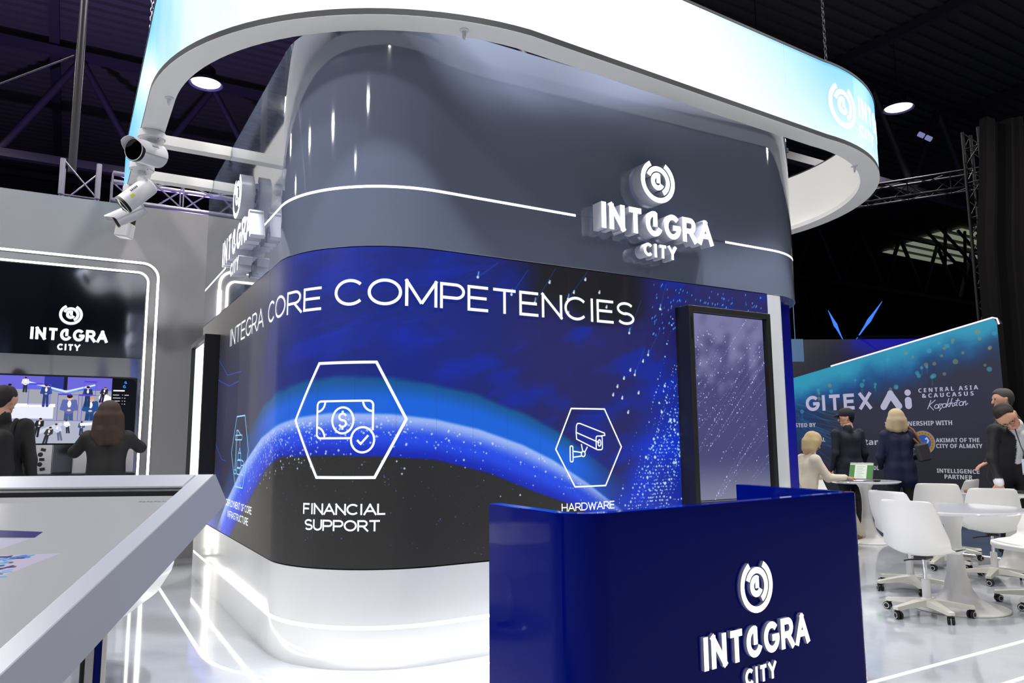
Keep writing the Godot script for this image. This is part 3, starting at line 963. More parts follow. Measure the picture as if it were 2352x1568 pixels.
# ---------------------------------------------------------------- security cameras under the ring
func look(dir: Vector3, up := Vector3.UP) -> Basis:
	var z := dir.normalized()
	var x := up.cross(z).normalized()
	return Basis(x, z.cross(x), z)
func security_camera(label: String, at: Vector3, dir: Vector3, drop: float, r: float, ln: float, hood: bool) -> void:
	var t := thing("security_camera", label, "camera", at, Basis.IDENTITY, "security cameras under the ring")
	var mp := M.new()
	mp.lathe(PackedVector2Array([Vector2(0, 0), Vector2(0.105, 0), Vector2(0.108, -0.006), Vector2(0.108, -0.055), Vector2(0.1, -0.064), Vector2(0, -0.066)]), Transform3D.IDENTITY, 28)
	part(t, "mount_plate", mp, MT.hood)
	var sc := M.new()
	for i in 3:
		var a := TAU * i / 3 + 0.5
		sc.ball(Vector3(cos(a) * 0.085, -0.065, sin(a) * 0.085), Vector3(0.006, 0.003, 0.006), Basis.IDENTITY, 8)
	part(t, "screw", sc, MT.print)
	var nk := M.new()
	nk.tube(PackedVector3Array([Vector3(0, -0.06, 0), Vector3(0, -drop * 0.8, 0), Vector3(0, -drop, 0)]), 0.034, 18)
	part(t, "neck", nk, MT.hood)
	var b := look(dir)
	var c := Vector3(0, -drop - r * 0.75, 0) + b.z * ln * 0.12
	var xf := Transform3D(b * Basis(Vector3.RIGHT, PI / 2), c)
	var hs := M.new()
	hs.lathe(PackedVector2Array([Vector2(0, -ln / 2), Vector2(r * 0.8, -ln / 2), Vector2(r * 0.96, -ln / 2 + 0.02), Vector2(r, -ln / 2 + 0.05), Vector2(r, ln / 2 - 0.012), Vector2(r * 0.96, ln / 2), Vector2(r * 0.9, ln / 2)]), xf, 28)
	var h := part(t, "housing", hs, MT.hood)
	var rim := M.new()
	rim.lathe(PackedVector2Array([Vector2(r * 1.004, ln / 2 - 0.03), Vector2(r * 1.004, ln / 2 - 0.004), Vector2(r * 0.88, ln / 2 + 0.001)]), xf, 28)
	part(h, "front_rim", rim, MT.black)
	var ln_ := M.new()
	ln_.lathe(PackedVector2Array([Vector2(r * 0.9, ln / 2 - 0.002), Vector2(r * 0.45, ln / 2 + 0.004), Vector2(0, ln / 2 + 0.006)]), xf, 28, true)
	part(h, "lens_glass", ln_, MT.glassblack)
	var st := M.new()
	st.box(c + b * Vector3(r * 0.99, 0.0, ln * 0.16), Vector3(0.008, 0.026, 0.034), b)
	st.box(c + b * Vector3(-r * 0.99, 0.0, ln * 0.16), Vector3(0.008, 0.026, 0.034), b)
	part(h, "yellow_sticker", st, MT.yellow)
	var lt := M.new()
	for i in 5:
		lt.box(c + b * (Basis(Vector3.BACK, 0.5) * Vector3(r * 1.035, 0.0, -ln * 0.1 + i * 0.016)), Vector3(0.006, 0.02, 0.009), b * Basis(Vector3.BACK, 0.5))
	part(h, "printed_lettering", lt, MT.print)
	if hood:
		var hd := M.new()
		var kseg := 14
		for i in kseg:
			for lay in [[1.02, 1.0], [1.05, -1.0]]:
				pass
			var a0 := deg_to_rad(lerpf(-15, 195, float(i) / kseg))
			var a1 := deg_to_rad(lerpf(-15, 195, float(i + 1) / kseg))
			var fr := ln / 2 + 0.055
			var z0 := -ln * 0.42
			var q := []
			for a in [a0, a1]:
				var d: Vector3 = b.x * cos(a) + b.y * sin(a)
				var reach := lerpf(ln / 2 - 0.03, fr, clampf(sin(a) * 1.3 + 0.1, 0, 1))
				q.append([c + d * r * 1.03 + b.z * z0, c + d * r * 1.03 + b.z * reach, c + d * r * 1.07 + b.z * z0, c + d * r * 1.07 + b.z * reach, d])
			var A: Array = q[0]
			var B: Array = q[1]
			hd.quad(A[2], A[3], B[3], B[2], A[4], A[4], B[4], B[4])
			hd.quad(A[0], A[1], B[1], B[0], -A[4], -A[4], -B[4], -B[4])
			hd.flat(A[1], A[3], B[3], B[1], b.z)
			hd.flat(A[0], A[2], B[2], B[0], -b.z)
		part(h, "sun_hood", hd, MT.hood)
func build_cameras() -> void:
	security_camera("white bullet security camera with black lens on round mount, highest under the ring", W(-0.68, RY0 - 0.001, 2.56), Vector3(-0.28, -0.12, 0.9), 0.12, 0.095, 0.3, true)
	security_camera("white bullet camera pointing steeply down, second below the ring mount", W(-0.69, RY0 - 0.001, 3.4), Vector3(-0.62, -0.75, 0.35), 0.2, 0.09, 0.34, false)
	security_camera("white hooded bullet camera tilted left, above the boxy sensor", W(-0.70, RY0 - 0.001, 4.15), Vector3(-0.8, -0.5, 0.25), 0.2, 0.08, 0.32, true)
	var t := thing("box_sensor", "white boxy sensor with black upper housing, lowest of the hanging cameras", "camera", W(-0.69, RY0 - 0.001, 4.72), Basis.IDENTITY, "security cameras under the ring")
	var m := M.new()
	m.tube(PackedVector3Array([Vector3(0, 0, 0), Vector3(0, -0.12, 0)]), 0.03, 12)
	part(t, "neck", m, MT.hood)
	var b := Basis(Vector3.BACK, -0.15)
	var m1 := M.new()
	m1.box(b * Vector3(0, -0.18, 0), Vector3(0.12, 0.11, 0.12), b, 0.01)
	part(t, "upper_housing", m1, MT.black)
	var m2 := M.new()
	m2.box(b * Vector3(-0.01, -0.31, 0), Vector3(0.15, 0.16, 0.14), b, 0.012)
	part(t, "body", m2, MT.hood)

# ---------------------------------------------------------------- back wall with mirror niche
func oval(img: Image, x: float, y: float, rx: float, ry: float, c: Color) -> void:
	for j in range(maxi(0, int(y - ry)), mini(img.get_height(), int(y + ry) + 1)):
		for i in range(maxi(0, int(x - rx)), mini(img.get_width(), int(x + rx) + 1)):
			var d := Vector2((i - x) / rx, (j - y) / ry).length_squared()
			if d < 1.0:
				img.set_pixel(i, j, c)
func figure(img: Image, x: float, y: float, h: float, coat: Color, legs: Color, hair: Color, lean := 0.0) -> void:   # a video picture of a standing visitor, feet at (x, y)
	for s in [-1.0, 1.0]:
		line_on(img, Vector2(x + s * h * 0.07, y), Vector2(x + lean * h * 0.3 + s * h * 0.05, y - h * 0.48), h * 0.055, legs)
		line_on(img, Vector2(x + lean * h * 0.7 + s * h * 0.13, y - h * 0.8), Vector2(x + lean * h * 0.5 + s * h * 0.17, y - h * 0.58), h * 0.05, coat)
		line_on(img, Vector2(x + lean * h * 0.5 + s * h * 0.17, y - h * 0.58), Vector2(x + lean * h * 0.5 + s * h * 0.04, y - h * 0.55), h * 0.045, coat)
	oval(img, x + lean * h * 0.55, y - h * 0.65, h * 0.15, h * 0.22, coat)
	oval(img, x + lean * h * 0.6, y - h * 0.72, h * 0.045, h * 0.1, Color(0.86, 0.87, 0.93))
	oval(img, x + lean * h * 0.5, y - h * 0.54, h * 0.05, h * 0.03, Color(0.86, 0.66, 0.58))
	oval(img, x + lean * h * 0.8, y - h * 0.9, h * 0.065, h * 0.085, Color(0.83, 0.63, 0.55))
	oval(img, x + lean * h * 0.8, y - h * 0.94, h * 0.07, h * 0.055, hair)
func tv_image() -> Image:
	var w := 900
	var h := 300
	var img := Image.create(w, h, false, Image.FORMAT_RGB8)
	img.fill(Color(0.60, 0.61, 0.66))
	# px per metre 411: x from -2.7
	img.fill_rect(Rect2i(0, 0, w, 60), Color(0.38, 0.36, 0.75))
	img.fill_rect(Rect2i(0, 60, 800, 140), Color(0.56, 0.57, 0.60))
	img.fill_rect(Rect2i(0, 200, 800, 100), Color(0.60, 0.62, 0.68))
	for i in 180:
		line_on(img, Vector2(540 + i * 0.45, 0), Vector2(540 + i * 0.45, 44 + i * 0.06), 1.2, Color(0.18, 0.2, 0.55))
	line_on(img, Vector2(470, 24), Vector2(622, 66), 4, Color(0.75, 0.85, 1.0)); line_on(img, Vector2(622, 66), Vector2(730, 34), 4, Color(0.72, 0.82, 1.0))
	line_on(img, Vector2(470, 34), Vector2(622, 76), 1.6, Color(0.2, 0.45, 0.95)); line_on(img, Vector2(622, 76), Vector2(730, 44), 1.6, Color(0.2, 0.45, 0.95))
	img.fill_rect(Rect2i(612, 0, 14, 60), Color(0.1, 0.1, 0.16))
	img.fill_rect(Rect2i(400, 128, 180, 62), Color(0.80, 0.82, 0.92))
	img.fill_rect(Rect2i(400, 124, 186, 14), Color(0.90, 0.91, 0.97))
	line_on(img, Vector2(768, 90), Vector2(800, 108), 18, Color(0.88, 0.89, 0.95))
	figure(img, 415, 128, 92, Color(0.16, 0.16, 0.2), Color(0.2, 0.22, 0.3), Color(0.1, 0.08, 0.08))
	figure(img, 470, 70, 66, Color(0.8, 0.82, 0.86), Color(0.15, 0.15, 0.2), Color(0.12, 0.1, 0.1))
	figure(img, 548, 132, 100, Color(0.17, 0.25, 0.48), Color(0.16, 0.22, 0.42), Color(0.1, 0.08, 0.1))
	figure(img, 638, 236, 158, Color(0.33, 0.37, 0.6), Color(0.24, 0.32, 0.5), Color(0.13, 0.12, 0.14))
	figure(img, 716, 234, 150, Color(0.13, 0.28, 0.5), Color(0.12, 0.24, 0.42), Color(0.72, 0.55, 0.48), 0.05)
	figure(img, 706, 130, 92, Color(0.12, 0.2, 0.36), Color(0.12, 0.2, 0.36), Color(0.08, 0.07, 0.08))
	figure(img, 760, 110, 70, Color(0.14, 0.15, 0.2), Color(0.1, 0.1, 0.14), Color(0.3, 0.3, 0.32), 0.25)
	for r in [[594, 80, 92, 118], [672, 82, 88, 116], [690, 20, 46, 60], [484, 36, 80, 90]]:
		var p := Vector2(r[0], r[1])
		var q := p + Vector2(r[2], r[3])
		for e in [[p, Vector2(q.x, p.y)], [Vector2(q.x, p.y), q], [q, Vector2(p.x, q.y)], [Vector2(p.x, q.y), p]]:
			line_on(img, e[0], e[1], 0.9, Color(0.36, 0.28, 0.85))
		img.fill_rect(Rect2i(r[0], r[1] - 4, 50, 7), Color(0.33, 0.22, 0.72))
	img.fill_rect(Rect2i(0, 199, 800, 101), Color(0.60, 0.62, 0.68))
	line_on(img, Vector2(0, 198), Vector2(800, 198), 1.2, Color(0.45, 0.4, 0.85))
	line_on(img, Vector2(440, 290), Vector2(610, 215), 9, Color(0.72, 0.73, 0.78))
	figure(img, 462, 272, 76, Color(0.60, 0.64, 0.75), Color(0.22, 0.24, 0.32), Color(0.1, 0.1, 0.1))
	figure(img, 522, 268, 82, Color(0.12, 0.13, 0.15), Color(0.14, 0.14, 0.18), Color(0.1, 0.1, 0.1), 0.2)
	figure(img, 556, 299, 74, Color(0.2, 0.21, 0.24), Color(0.16, 0.17, 0.2), Color(0.12, 0.12, 0.12), 0.3)
	figure(img, 612, 284, 74, Color(0.70, 0.74, 0.85), Color(0.35, 0.38, 0.48), Color(0.2, 0.2, 0.22), -0.3)
	figure(img, 640, 252, 58, Color(0.85, 0.87, 0.93), Color(0.15, 0.16, 0.2), Color(0.2, 0.2, 0.22), -0.2)
	figure(img, 690, 262, 62, Color(0.2, 0.28, 0.4), Color(0.15, 0.2, 0.3), Color(0.1, 0.1, 0.1))
	line_on(img, Vector2(690, 215), Vector2(800, 205), 7, Color(0.85, 0.87, 0.95))
	# black side bar with figures
	img.fill_rect(Rect2i(800, 0, 100, h), Color(0.035, 0.035, 0.06))
	for e in [[850, 22, 9.0], [845, 42, 11.0]]:
		for pl in [glyph("e")[1][0]]:
			var q: PackedVector2Array = pl
			for i in q.size() - 1:
				line_on(img, Vector2(e[0] + q[i].x * e[2], e[1] - q[i].y * e[2]), Vector2(e[0] + q[i + 1].x * e[2], e[1] - q[i + 1].y * e[2]), 1.3, Color(0.2, 0.55, 1.0))
	img.fill_rect(Rect2i(806, 54, 46, 6), Color(0.95, 0.95, 0.97))
	for i in 4:
		img.fill_rect(Rect2i(806, 76 + i * 14, 24 + (i * 7) % 9, 3), Color(0.8, 0.8, 0.85))
		img.fill_rect(Rect2i(842, 76 + i * 14, 5, 2), Color(0.8, 0.8, 0.85))
		img.fill_rect(Rect2i(852, 76 + i * 14, 18 if i == 0 else 5, 3), Color(0.8, 0.8, 0.85))
	return img
func build_backwall() -> void:
	var w := M.new()
	w.box(W(-2.4, 1.97, 5.28), Vector3(14.0, 4.06, 0.12), BU)
	var o := single("wall_back", w, MT.wallgrey, "satin grey back wall of the booth with rounded niche", "wall", "", "structure")
	var t := thing("niche_light", "double white light line framing the mirror niche on the grey wall", "light", W(0, 0, 5.22), BU)
	for a in [[-0.345, 3.335, 0.17, 0.013], [-0.447, 3.222, 0.11, 0.012]]:
		var m := M.new()
		var sd := M.new()
		ribbon(m, sd, join([V2([a[0], 0.02, a[0], a[1] - a[2]]), el(a[0] - a[2], a[1] - a[2], a[2], a[2], 0, 90, 12), V2([-5.5, a[1]])]), a[3], 0.0, 0.012, flat3, flatn)
		var f := part(t, "light_line", m, MT.strip)
		part(f, "channel", sd, MT.white)
	var mp := thing("mirror_panel", "wavy polished steel panels inside the light frame behind the company sign", "mirror", W(0, 0, 5.22), BU)
	for y in [[2.236, 3.2, 0.008], [0.99, 2.0, 0.012], [2.0, 2.230, 0.012]]:
		var m := M.new()
		var x0 := -4.5
		var x1 := -0.47
		var k := 160
		var rows := 8
		for i in k:
			for j in rows:
				var q := []
				var uv := []
				for e in [[i, j], [i + 1, j], [i + 1, j + 1], [i, j + 1]]:
					var x := lerpf(x0, x1, float(e[0]) / k)
					var yy := lerpf(y[0], y[1], float(e[1]) / rows)
					var ph: float = 2.3 * y[0]
					var dz := 0.0022 * 7.3 * cos(x * 7.3 + ph + 0.5 * sin(yy * 3.1)) + 0.0008 * 17.0 * cos(x * 17.0 + ph * 2.0 + yy) + 0.05 * sin(x * 1.7)
					var dy := 0.008 * cos(yy * 6.0 + x * 2.0)
					var lean := 0.0
					if y[0] == 2.0:      # the strip above the screen leans forward
						lean = (yy - 2.0) * 0.14
						dy = 0.14
					q.append(Vector3(x, yy, y[2] + lean + 0.003 * sin(x * 7.3 + ph))); uv.append(Vector3(-dz, -dy, 1).normalized())
				m.quad(q[0], q[1], q[2], q[3], uv[0], uv[1], uv[2], uv[3])
		part(mp, "steel_panel", m, MT.mirror)
	build_sign("small lit white INTEGRA CITY letters with emblem on the mirror panel", W(-1.185, 2.395, 5.205), BU, 0.676, 0.02, 0.004, "illuminated company signs")
	# wide screen
	var tv := thing("wall_screen", "wide wall screen showing people detection video above the brochure shelf", "screen", W(-1.6, 1.29, 5.2), BU)
	var fr := M.new()
	fr.box(Vector3(0, 0.355, 0.03), Vector3(2.2, 0.73, 0.06), Basis.IDENTITY, 0.006)
	part(tv, "frame", fr, MT.black)
	var d := M.new()
	var rr := rrect(-1.092, 0.006, 1.092, 0.708, 0.075)
	var ctr := Vector3(0, 0.355, 0.0615)
	for i in rr.size() - 1:
		var a := Vector3(rr[i].x, rr[i].y, 0.0615)
		var b := Vector3(rr[i + 1].x, rr[i + 1].y, 0.0615)
		var f := func(p: Vector3) -> Vector2: return Vector2((p.x + 1.092) / 2.184, 1.0 - (p.y - 0.006) / 0.702)
		d.tri(ctr, a, b, Vector3.BACK, Vector3.BACK, Vector3.BACK, f.call(ctr), f.call(a), f.call(b))
	part(tv, "display", d, screen_mat(tv_image(), 1.35, 0.15))
	# shelf and brochure boards
	var sh := thing("display_shelf", "dark navy shelf below the wide wall screen holding product boards", "shelf", W(-2.0, 0, 5.22), BU)
	var s1 := M.new()
	s1.box(Vector3(-0.2, 0.96, 0.2), Vector3(3.4, 0.04, 0.4), Basis.IDENTITY, 0.003)
	part(sh, "shelf_top", s1, mat(Color(0.07, 0.08, 0.13), 0.3))
	var s2 := M.new()
	s2.box(Vector3(-0.2, 0.47, 0.17), Vector3(3.36, 0.94, 0.34), Basis.IDENTITY, 0.003)
	part(sh, "cabinet", s2, MT.white)
	var who := ["white product board picturing five small cameras, beside the man in black", "white product board mostly behind the long haired woman", "white product board right of the long haired woman"]
	var xs := [-1.365, -0.98, -0.6]
	for i in 3:
		var b := thing("product_board", who[i], "board", W(xs[i], 0.981, 5.08), BU * Basis(Vector3.RIGHT, -0.12), "product boards on the shelf")
		var m := M.new()
		m.box(Vector3(0, 0.15, 0), Vector3(0.215 if i == 0 else 0.2, 0.3, 0.012), Basis.IDENTITY, 0.002)
		part(b, "panel", m, mat(Color(0.82, 0.82, 0.84), 0.3))
		for s in [-1.0, 1.0]:
			var fr2 := M.new()
			fr2.box(Vector3(s * 0.1, 0.15, 0.004), Vector3(0.006, 0.3, 0.016))
			part(b, "clear_edge", fr2, MT.alu)
		if i == 0:
			for k in 5:
				var c := M.new()
				var y := 0.05 + k * 0.05
				var x := [0.02, -0.005, 0.01, -0.005, 0.018][k] as float
				if k % 2 == 0:
					c.box(Vector3(x, y, 0.008), Vector3(0.045, 0.028, 0.006), Basis(Vector3.BACK, 0.15 - 0.1 * k))
				else:
					c.lathe(PackedVector2Array([Vector2(0, 0.006), Vector2(0.02, 0.004), Vector2(0.024, -0.002)]), Transform3D(Basis(Vector3.RIGHT, PI / 2), Vector3(x, y, 0.008)), 12)
				part(b, "product_print", c, MT.print)
	var dk := M.new()
	dk.box(W(-1.56, 1.12, 5.12), Vector3(0.1, 0.28, 0.02), BU)
	single("dark_board", dk, mat(Color(0.1, 0.11, 0.16), 0.3), "narrow dark board on the shelf behind the man in black", "board")

# ---------------------------------------------------------------- blue counter
func build_counter() -> void:
	var t := thing("reception_counter", "glossy royal blue reception counter with rounded corner in the foreground", "counter", W(1.1, 0, -1.9))
	var a := Vector2(0.265, -1.6)
	var p := join([PackedVector2Array([a]), arc(Vector2(0.405, -2.016), 0.14, 180, 275.5, 14), V2([1.86, -2.012]), arc(Vector2(1.875, -1.965), 0.05, 275.5, 362, 8), V2([1.975, -1.3])])
	var m := M.new()
	sweep(m, p, cham_sec(-0.055, 0.0, 0.0, 1.05, 0.0025))
	wpart(t, "shell", m, MT.blue)
	var wt := M.new()
	var inner := PackedVector3Array()
	var nr := normals(p)
	for i in p.size():
		var q := p[i] - nr[i] * 0.054
		inner.append(W(q.x, 0.78, q.y))
	wt.poly(inner, Vector3.UP)
	wpart(t, "worktop", wt, MT.white)
	# sign frame on the front face
	var p0 := W(p[15].x, 0, p[15].y)
	var p1 := W(1.86, 0, -2.012)
	var x := (p1 - p0).normalized()
	var bs := Basis(x, Vector3.UP, x.cross(Vector3.UP))
	build_sign("lit white INTEGRA CITY letters with emblem on the blue counter front", p0 + x * 0.735 + Vector3(0, 0.48, 0), bs, 0.6, 0.012, 0.003, "illuminated company signs")

# ---------------------------------------------------------------- tilted touch table at the left edge
func touch_image() -> Image:
	var w := 1024
	var h := 680
	var img := Image.create(w, h, false, Image.FORMAT_RGB8)
	img.fill(Color(0.74, 0.745, 0.765))
	# isometric building model
	var blue := Color(0.36, 0.55, 0.86)
	var violet := Color(0.28, 0.28, 0.5)
	var paper := Color(0.80, 0.78, 0.87)
	var o := Vector2(876, 220)
	for i in 120:
		line_on(img, o + Vector2(-110 + i * 0.1, 52 + i), o + Vector2(70 - i * 0.45, 40 + i * 0.9), 1.2, paper)
	for i in 20:
		line_on(img, o + Vector2(-110, 168 + i), o + Vector2(20, 148 + i), 1.0, blue)
	for i in 32:
		line_on(img, o + Vector2(-110, -60 + i), o + Vector2(6, -44 + i * 0.7), 1.0, violet)
	for i in 80:
		line_on(img, o + Vector2(-110, -24 + i), o + Vector2(0 - i * 0.45, -16 + i * 0.9), 1.0, paper)
	var rng := RandomNumberGenerator.new()
	rng.seed = 9
	for i in 90:
		var p := o + Vector2(rng.randf_range(-105, 30), rng.randf_range(48, 132))
		line_on(img, p, p + Vector2(rng.randf_range(4, 16), rng.randf_range(-12, 6)), rng.randf_range(1.4, 3.2), [violet, blue, Color(0.45, 0.7, 0.9), Color(0.4, 0.38, 0.48)][i % 4])
	for i in 9:
		img.fill_rect(Rect2i(968 + i * 6, 40 + i % 2, 5, 5), Color(0.55, 0.56, 0.6))
	return img
func build_touch_table() -> void:
	var tilt := deg_to_rad(16.0)
	var e1 := Vector3(0.9987, 0, -0.05)
	var e2 := Vector3(0.05 * cos(tilt), -sin(tilt), 0.9987 * cos(tilt)).normalized()
	var nn := e2.cross(e1).normalized()
	var bs := Basis(e1, nn, e2)
	var t := thing("touch_table", "grey tilted touch table with a pale screen in the left foreground", "touch table", Vector3(-1.3, 0, -1.5))
	var w := 1.55
	var d := 1.05
	var th := 0.074
	var f := 0.09
	var fx := 0.045
	var P := Vector3(-0.745, 1.211, -1.9)
	var L := func(x: float, y: float, z: float) -> Vector3: return P + e1 * x + nn * y + e2 * z
	var fr := M.new()
	fr.box(L.call(-fx / 2, -th / 2, d / 2), Vector3(fx, th, d), bs, 0.003)
	fr.box(L.call(-w + fx / 2, -th / 2, d / 2), Vector3(fx, th, d), bs, 0.003)
	fr.box(L.call(-w / 2, -th / 2, f / 2), Vector3(w - 2 * fx, th, f), bs, 0.003)
	fr.box(L.call(-w / 2, -th / 2, d - f / 2), Vector3(w - 2 * fx, th, f), bs, 0.003)
	fr.box(L.call(-w / 2, -th + 0.012, d / 2), Vector3(w - 2 * fx, 0.024, d - 2 * f), bs)
	wpart(t, "frame", fr, MT.tablegrey)
	var sk := M.new()
	var a0: Vector3 = L.call(0.0005, 0, 0)
	var a1: Vector3 = L.call(0.0005, 0, d)
	var b0: Vector3 = L.call(0.026, -th, 0)
	var b1: Vector3 = L.call(0.026, -th, d)
	var c0: Vector3 = L.call(0.0005, -th, 0)
	var c1: Vector3 = L.call(0.0005, -th, d)
	sk.flat(a0, a1, b1, b0, (e1 * th + nn * 0.026).normalized())
	sk.flat(c0, c1, b1, b0, -nn)
	sk.tri(a0, b0, c0, -e2, -e2, -e2)
	sk.tri(a1, b1, c1, e2, e2, e2)
	wpart(t, "side_skirt", sk, MT.tablegrey)
	var g := M.new()
	g.box(L.call(-w / 2, -0.03, f + 0.009), Vector3(w - 2 * fx, 0.05, 0.018), bs)
	wpart(t, "bezel", g, MT.black)
	var sc := M.new()
	var y := -0.017
	sc.flat(L.call(-w + fx, y, d - f), L.call(-fx, y, d - f), L.call(-fx, y, f), L.call(-w + fx, y, f), nn)
	wpart(t, "display", sc, screen_mat(touch_image(), 0.8, 0.1))
	var vb := look(Vector3(-0.473, 0, -0.88))
	var pc := Vector3(-1.02, 0, -1.9)
	for e in [["pedestal_fin", 0.022, 0.008, MT.black], ["pedestal", 0.008, 0.02, MT.alu], ["blue_inlay", -0.008, 0.012, MT.blue], ["pedestal_edge", -0.02, 0.012, MT.chrome]]:
		var pd := M.new()
		pd.box(pc + vb * Vector3(e[1], 0.54, 0), Vector3(e[2], 1.08, 0.3), vb, 0.002)
		wpart(t, e[0], pd, e[3])
	var ft := M.new()
	ft.box(Vector3(-1.1, 0.012, -1.7), Vector3(0.5, 0.024, 0.5), Basis.IDENTITY, 0.004)
	wpart(t, "foot_plate", ft, MT.alu)
# ---------------------------------------------------------------- chairs and tables
func shell_mesh(off: float) -> M:
	var prof := [[0.235, 0.425, 0.150, 0.00], [0.232, 0.442, 0.185, 0.004], [0.20, 0.456, 0.215, 0.012], [0.10, 0.446, 0.232, 0.03], [-0.02, 0.434, 0.238, 0.045], [-0.11, 0.436, 0.238, 0.07], [-0.175, 0.462, 0.236, 0.105], [-0.215, 0.515, 0.232, 0.115], [-0.24, 0.59, 0.226, 0.10], [-0.258, 0.67, 0.216, 0.085], [-0.272, 0.75, 0.203, 0.07], [-0.282, 0.81, 0.185, 0.058], [-0.285, 0.832, 0.165, 0.05], [-0.284, 0.842, 0.14, 0.045]]
	var rows := []
	var c2 := Curve3D.new()
	for p in prof:
		c2.add_point(Vector3(p[0], p[1], 0))
	var k := prof.size()
	var cols := 12
	var P := []
	for i in k:
		var a: Array = prof[maxi(i - 1, 0)]
		var b: Array = prof[mini(i + 1, k - 1)]
		var tg := Vector2(b[0] - a[0], b[1] - a[1]).normalized()
		var nr := Vector2(tg.y, -tg.x)   # up over the seat, forward on the back
		if nr.y < 0.0 and i < 5:
			nr = -nr
		if i >= 5 and nr.x < 0.0:
			nr = -nr
		var row := []
		for j in cols + 1:
			var s := float(j) / cols * 2.0 - 1.0
			var e: float = prof[i][3] * pow(absf(s), 2.4) + off
			row.append(Vector3(prof[i][2] * s, prof[i][1] + nr.y * e, prof[i][0] + nr.x * e))
		P.append(row)
	var m := M.new()
	var nn := []
	for i in k:
		var row := []
		for j in cols + 1:
			var du: Vector3 = P[mini(i + 1, k - 1)][j] - P[maxi(i - 1, 0)][j]
			var dv: Vector3 = P[i][mini(j + 1, cols)] - P[i][maxi(j - 1, 0)]
			row.append(du.cross(dv).normalized() * (-1.0 if off == 0.0 else 1.0))
		nn.append(row)
	for i in k - 1:
		for j in cols:
			m.quad(P[i][j], P[i][j + 1], P[i + 1][j + 1], P[i + 1][j], nn[i][j], nn[i][j + 1], nn[i + 1][j + 1], nn[i + 1][j])
	return m
func make_chair(label: String) -> Node3D:
	var t := thing("swivel_chair", label, "chair", Vector3.ZERO, Basis.IDENTITY, "white swivel chairs")
	var a := shell_mesh(0.0)
	var b := shell_mesh(0.012)
	a.v.append_array(b.v); a.n.append_array(b.n); a.t.append_array(b.t)
	part(t, "seat_shell", a, MT.chair)
	var mech := M.new()
	mech.box(Vector3(0, 0.415, -0.01), Vector3(0.09, 0.02, 0.12), Basis.IDENTITY, 0.004)
	mech.tube(PackedVector3Array([Vector3(0.02, 0.395, 0), Vector3(0.11, 0.385, 0.0), Vector3(0.15, 0.372, 0.01)]), 0.006, 8)
	part(t, "tilt_lever", mech, MT.caster)
	var rod := M.new()
	rod.tube(PackedVector3Array([Vector3(0, 0.23, 0), Vector3(0, 0.41, 0)]), 0.0145, 14)
	part(t, "gas_lift", rod, MT.chrome)
	var sl := M.new()
	sl.lathe(PackedVector2Array([Vector2(0.0, 0.07), Vector2(0.03, 0.07), Vector2(0.029, 0.255), Vector2(0.02, 0.26), Vector2(0, 0.26)]), Transform3D.IDENTITY, 18)
	part(t, "column_sleeve", sl, MT.white)
	var base := M.new()
	for i in 5:
		var an := TAU * i / 5 + 0.3
		var d := Vector3(sin(an), 0, cos(an))
		var s := Vector3(d.z, 0, -d.x)
		var pr := [[0.02, 0.118, 0.034, 0.05], [0.1, 0.112, 0.03, 0.04], [0.2, 0.098, 0.024, 0.03], [0.27, 0.088, 0.02, 0.026], [0.3, 0.085, 0.02, 0.022]]
		for j in 4:
			var q := []
			for e in [pr[j], pr[j + 1]]:
				for c in [[-1.0, 0.0], [1.0, 0.0], [1.0, -1.0], [-1.0, -1.0]]:
					q.append(d * float(e[0]) + s * (float(e[2]) * c[0] * (1.0 if c[1] == 0.0 else 1.15)) + Vector3.UP * (float(e[1]) + c[1] * float(e[3])))
			for c in 4:
				var c2 := (c + 1) % 4
				var nn: Vector3 = [Vector3.UP, s, Vector3.DOWN, -s][c]
				base.flat(q[c], q[c2], q[4 + c2], q[4 + c], nn)
			if j == 3:
				base.flat(q[4], q[5], q[6], q[7], d)
	base.lathe(PackedVector2Array([Vector2(0, 0.06), Vector2(0.042, 0.06), Vector2(0.045, 0.118), Vector2(0.03, 0.128), Vector2(0, 0.128)]), Transform3D.IDENTITY, 18)
	part(t, "star_base", base, MT.chairbase)
	for i in 5:
		var an := TAU * i / 5 + 0.3
		var p := Vector3(sin(an), 0, cos(an)) * 0.285
		var tb := Basis(Vector3.UP, an + 1.9 + i * 1.3)
		var w := M.new()
		for s in [-1.0, 1.0]:
			w.lathe(PackedVector2Array([Vector2(0.0, -0.01), Vector2(0.021, -0.01), Vector2(0.027, -0.007), Vector2(0.027, 0.007), Vector2(0.021, 0.01), Vector2(0.0, 0.01)]), Transform3D(tb * Basis(Vector3.BACK, PI / 2), p + tb * Vector3(s * 0.014, 0.027, -0.012)), 16)
		w.box(p + Vector3(0, 0.056, 0), Vector3(0.03, 0.022, 0.034), tb, 0.006)
		w.tube(PackedVector3Array([p + Vector3(0, 0.05, 0), p + Vector3(0, 0.085, 0)]), 0.008, 8)
		var cs := part(t, "caster", w, MT.caster)
		var rg := M.new()
		for s in [-1.0, 1.0]:
			rg.lathe(PackedVector2Array([Vector2(0.0165, 0.0112), Vector2(0.0215, 0.0112)]), Transform3D(tb * Basis(Vector3.BACK, -s * PI / 2), p + tb * Vector3(s * 0.014, 0.027, -0.012)), 16)
		part(cs, "wheel_ring", rg, MT.white)
	return t
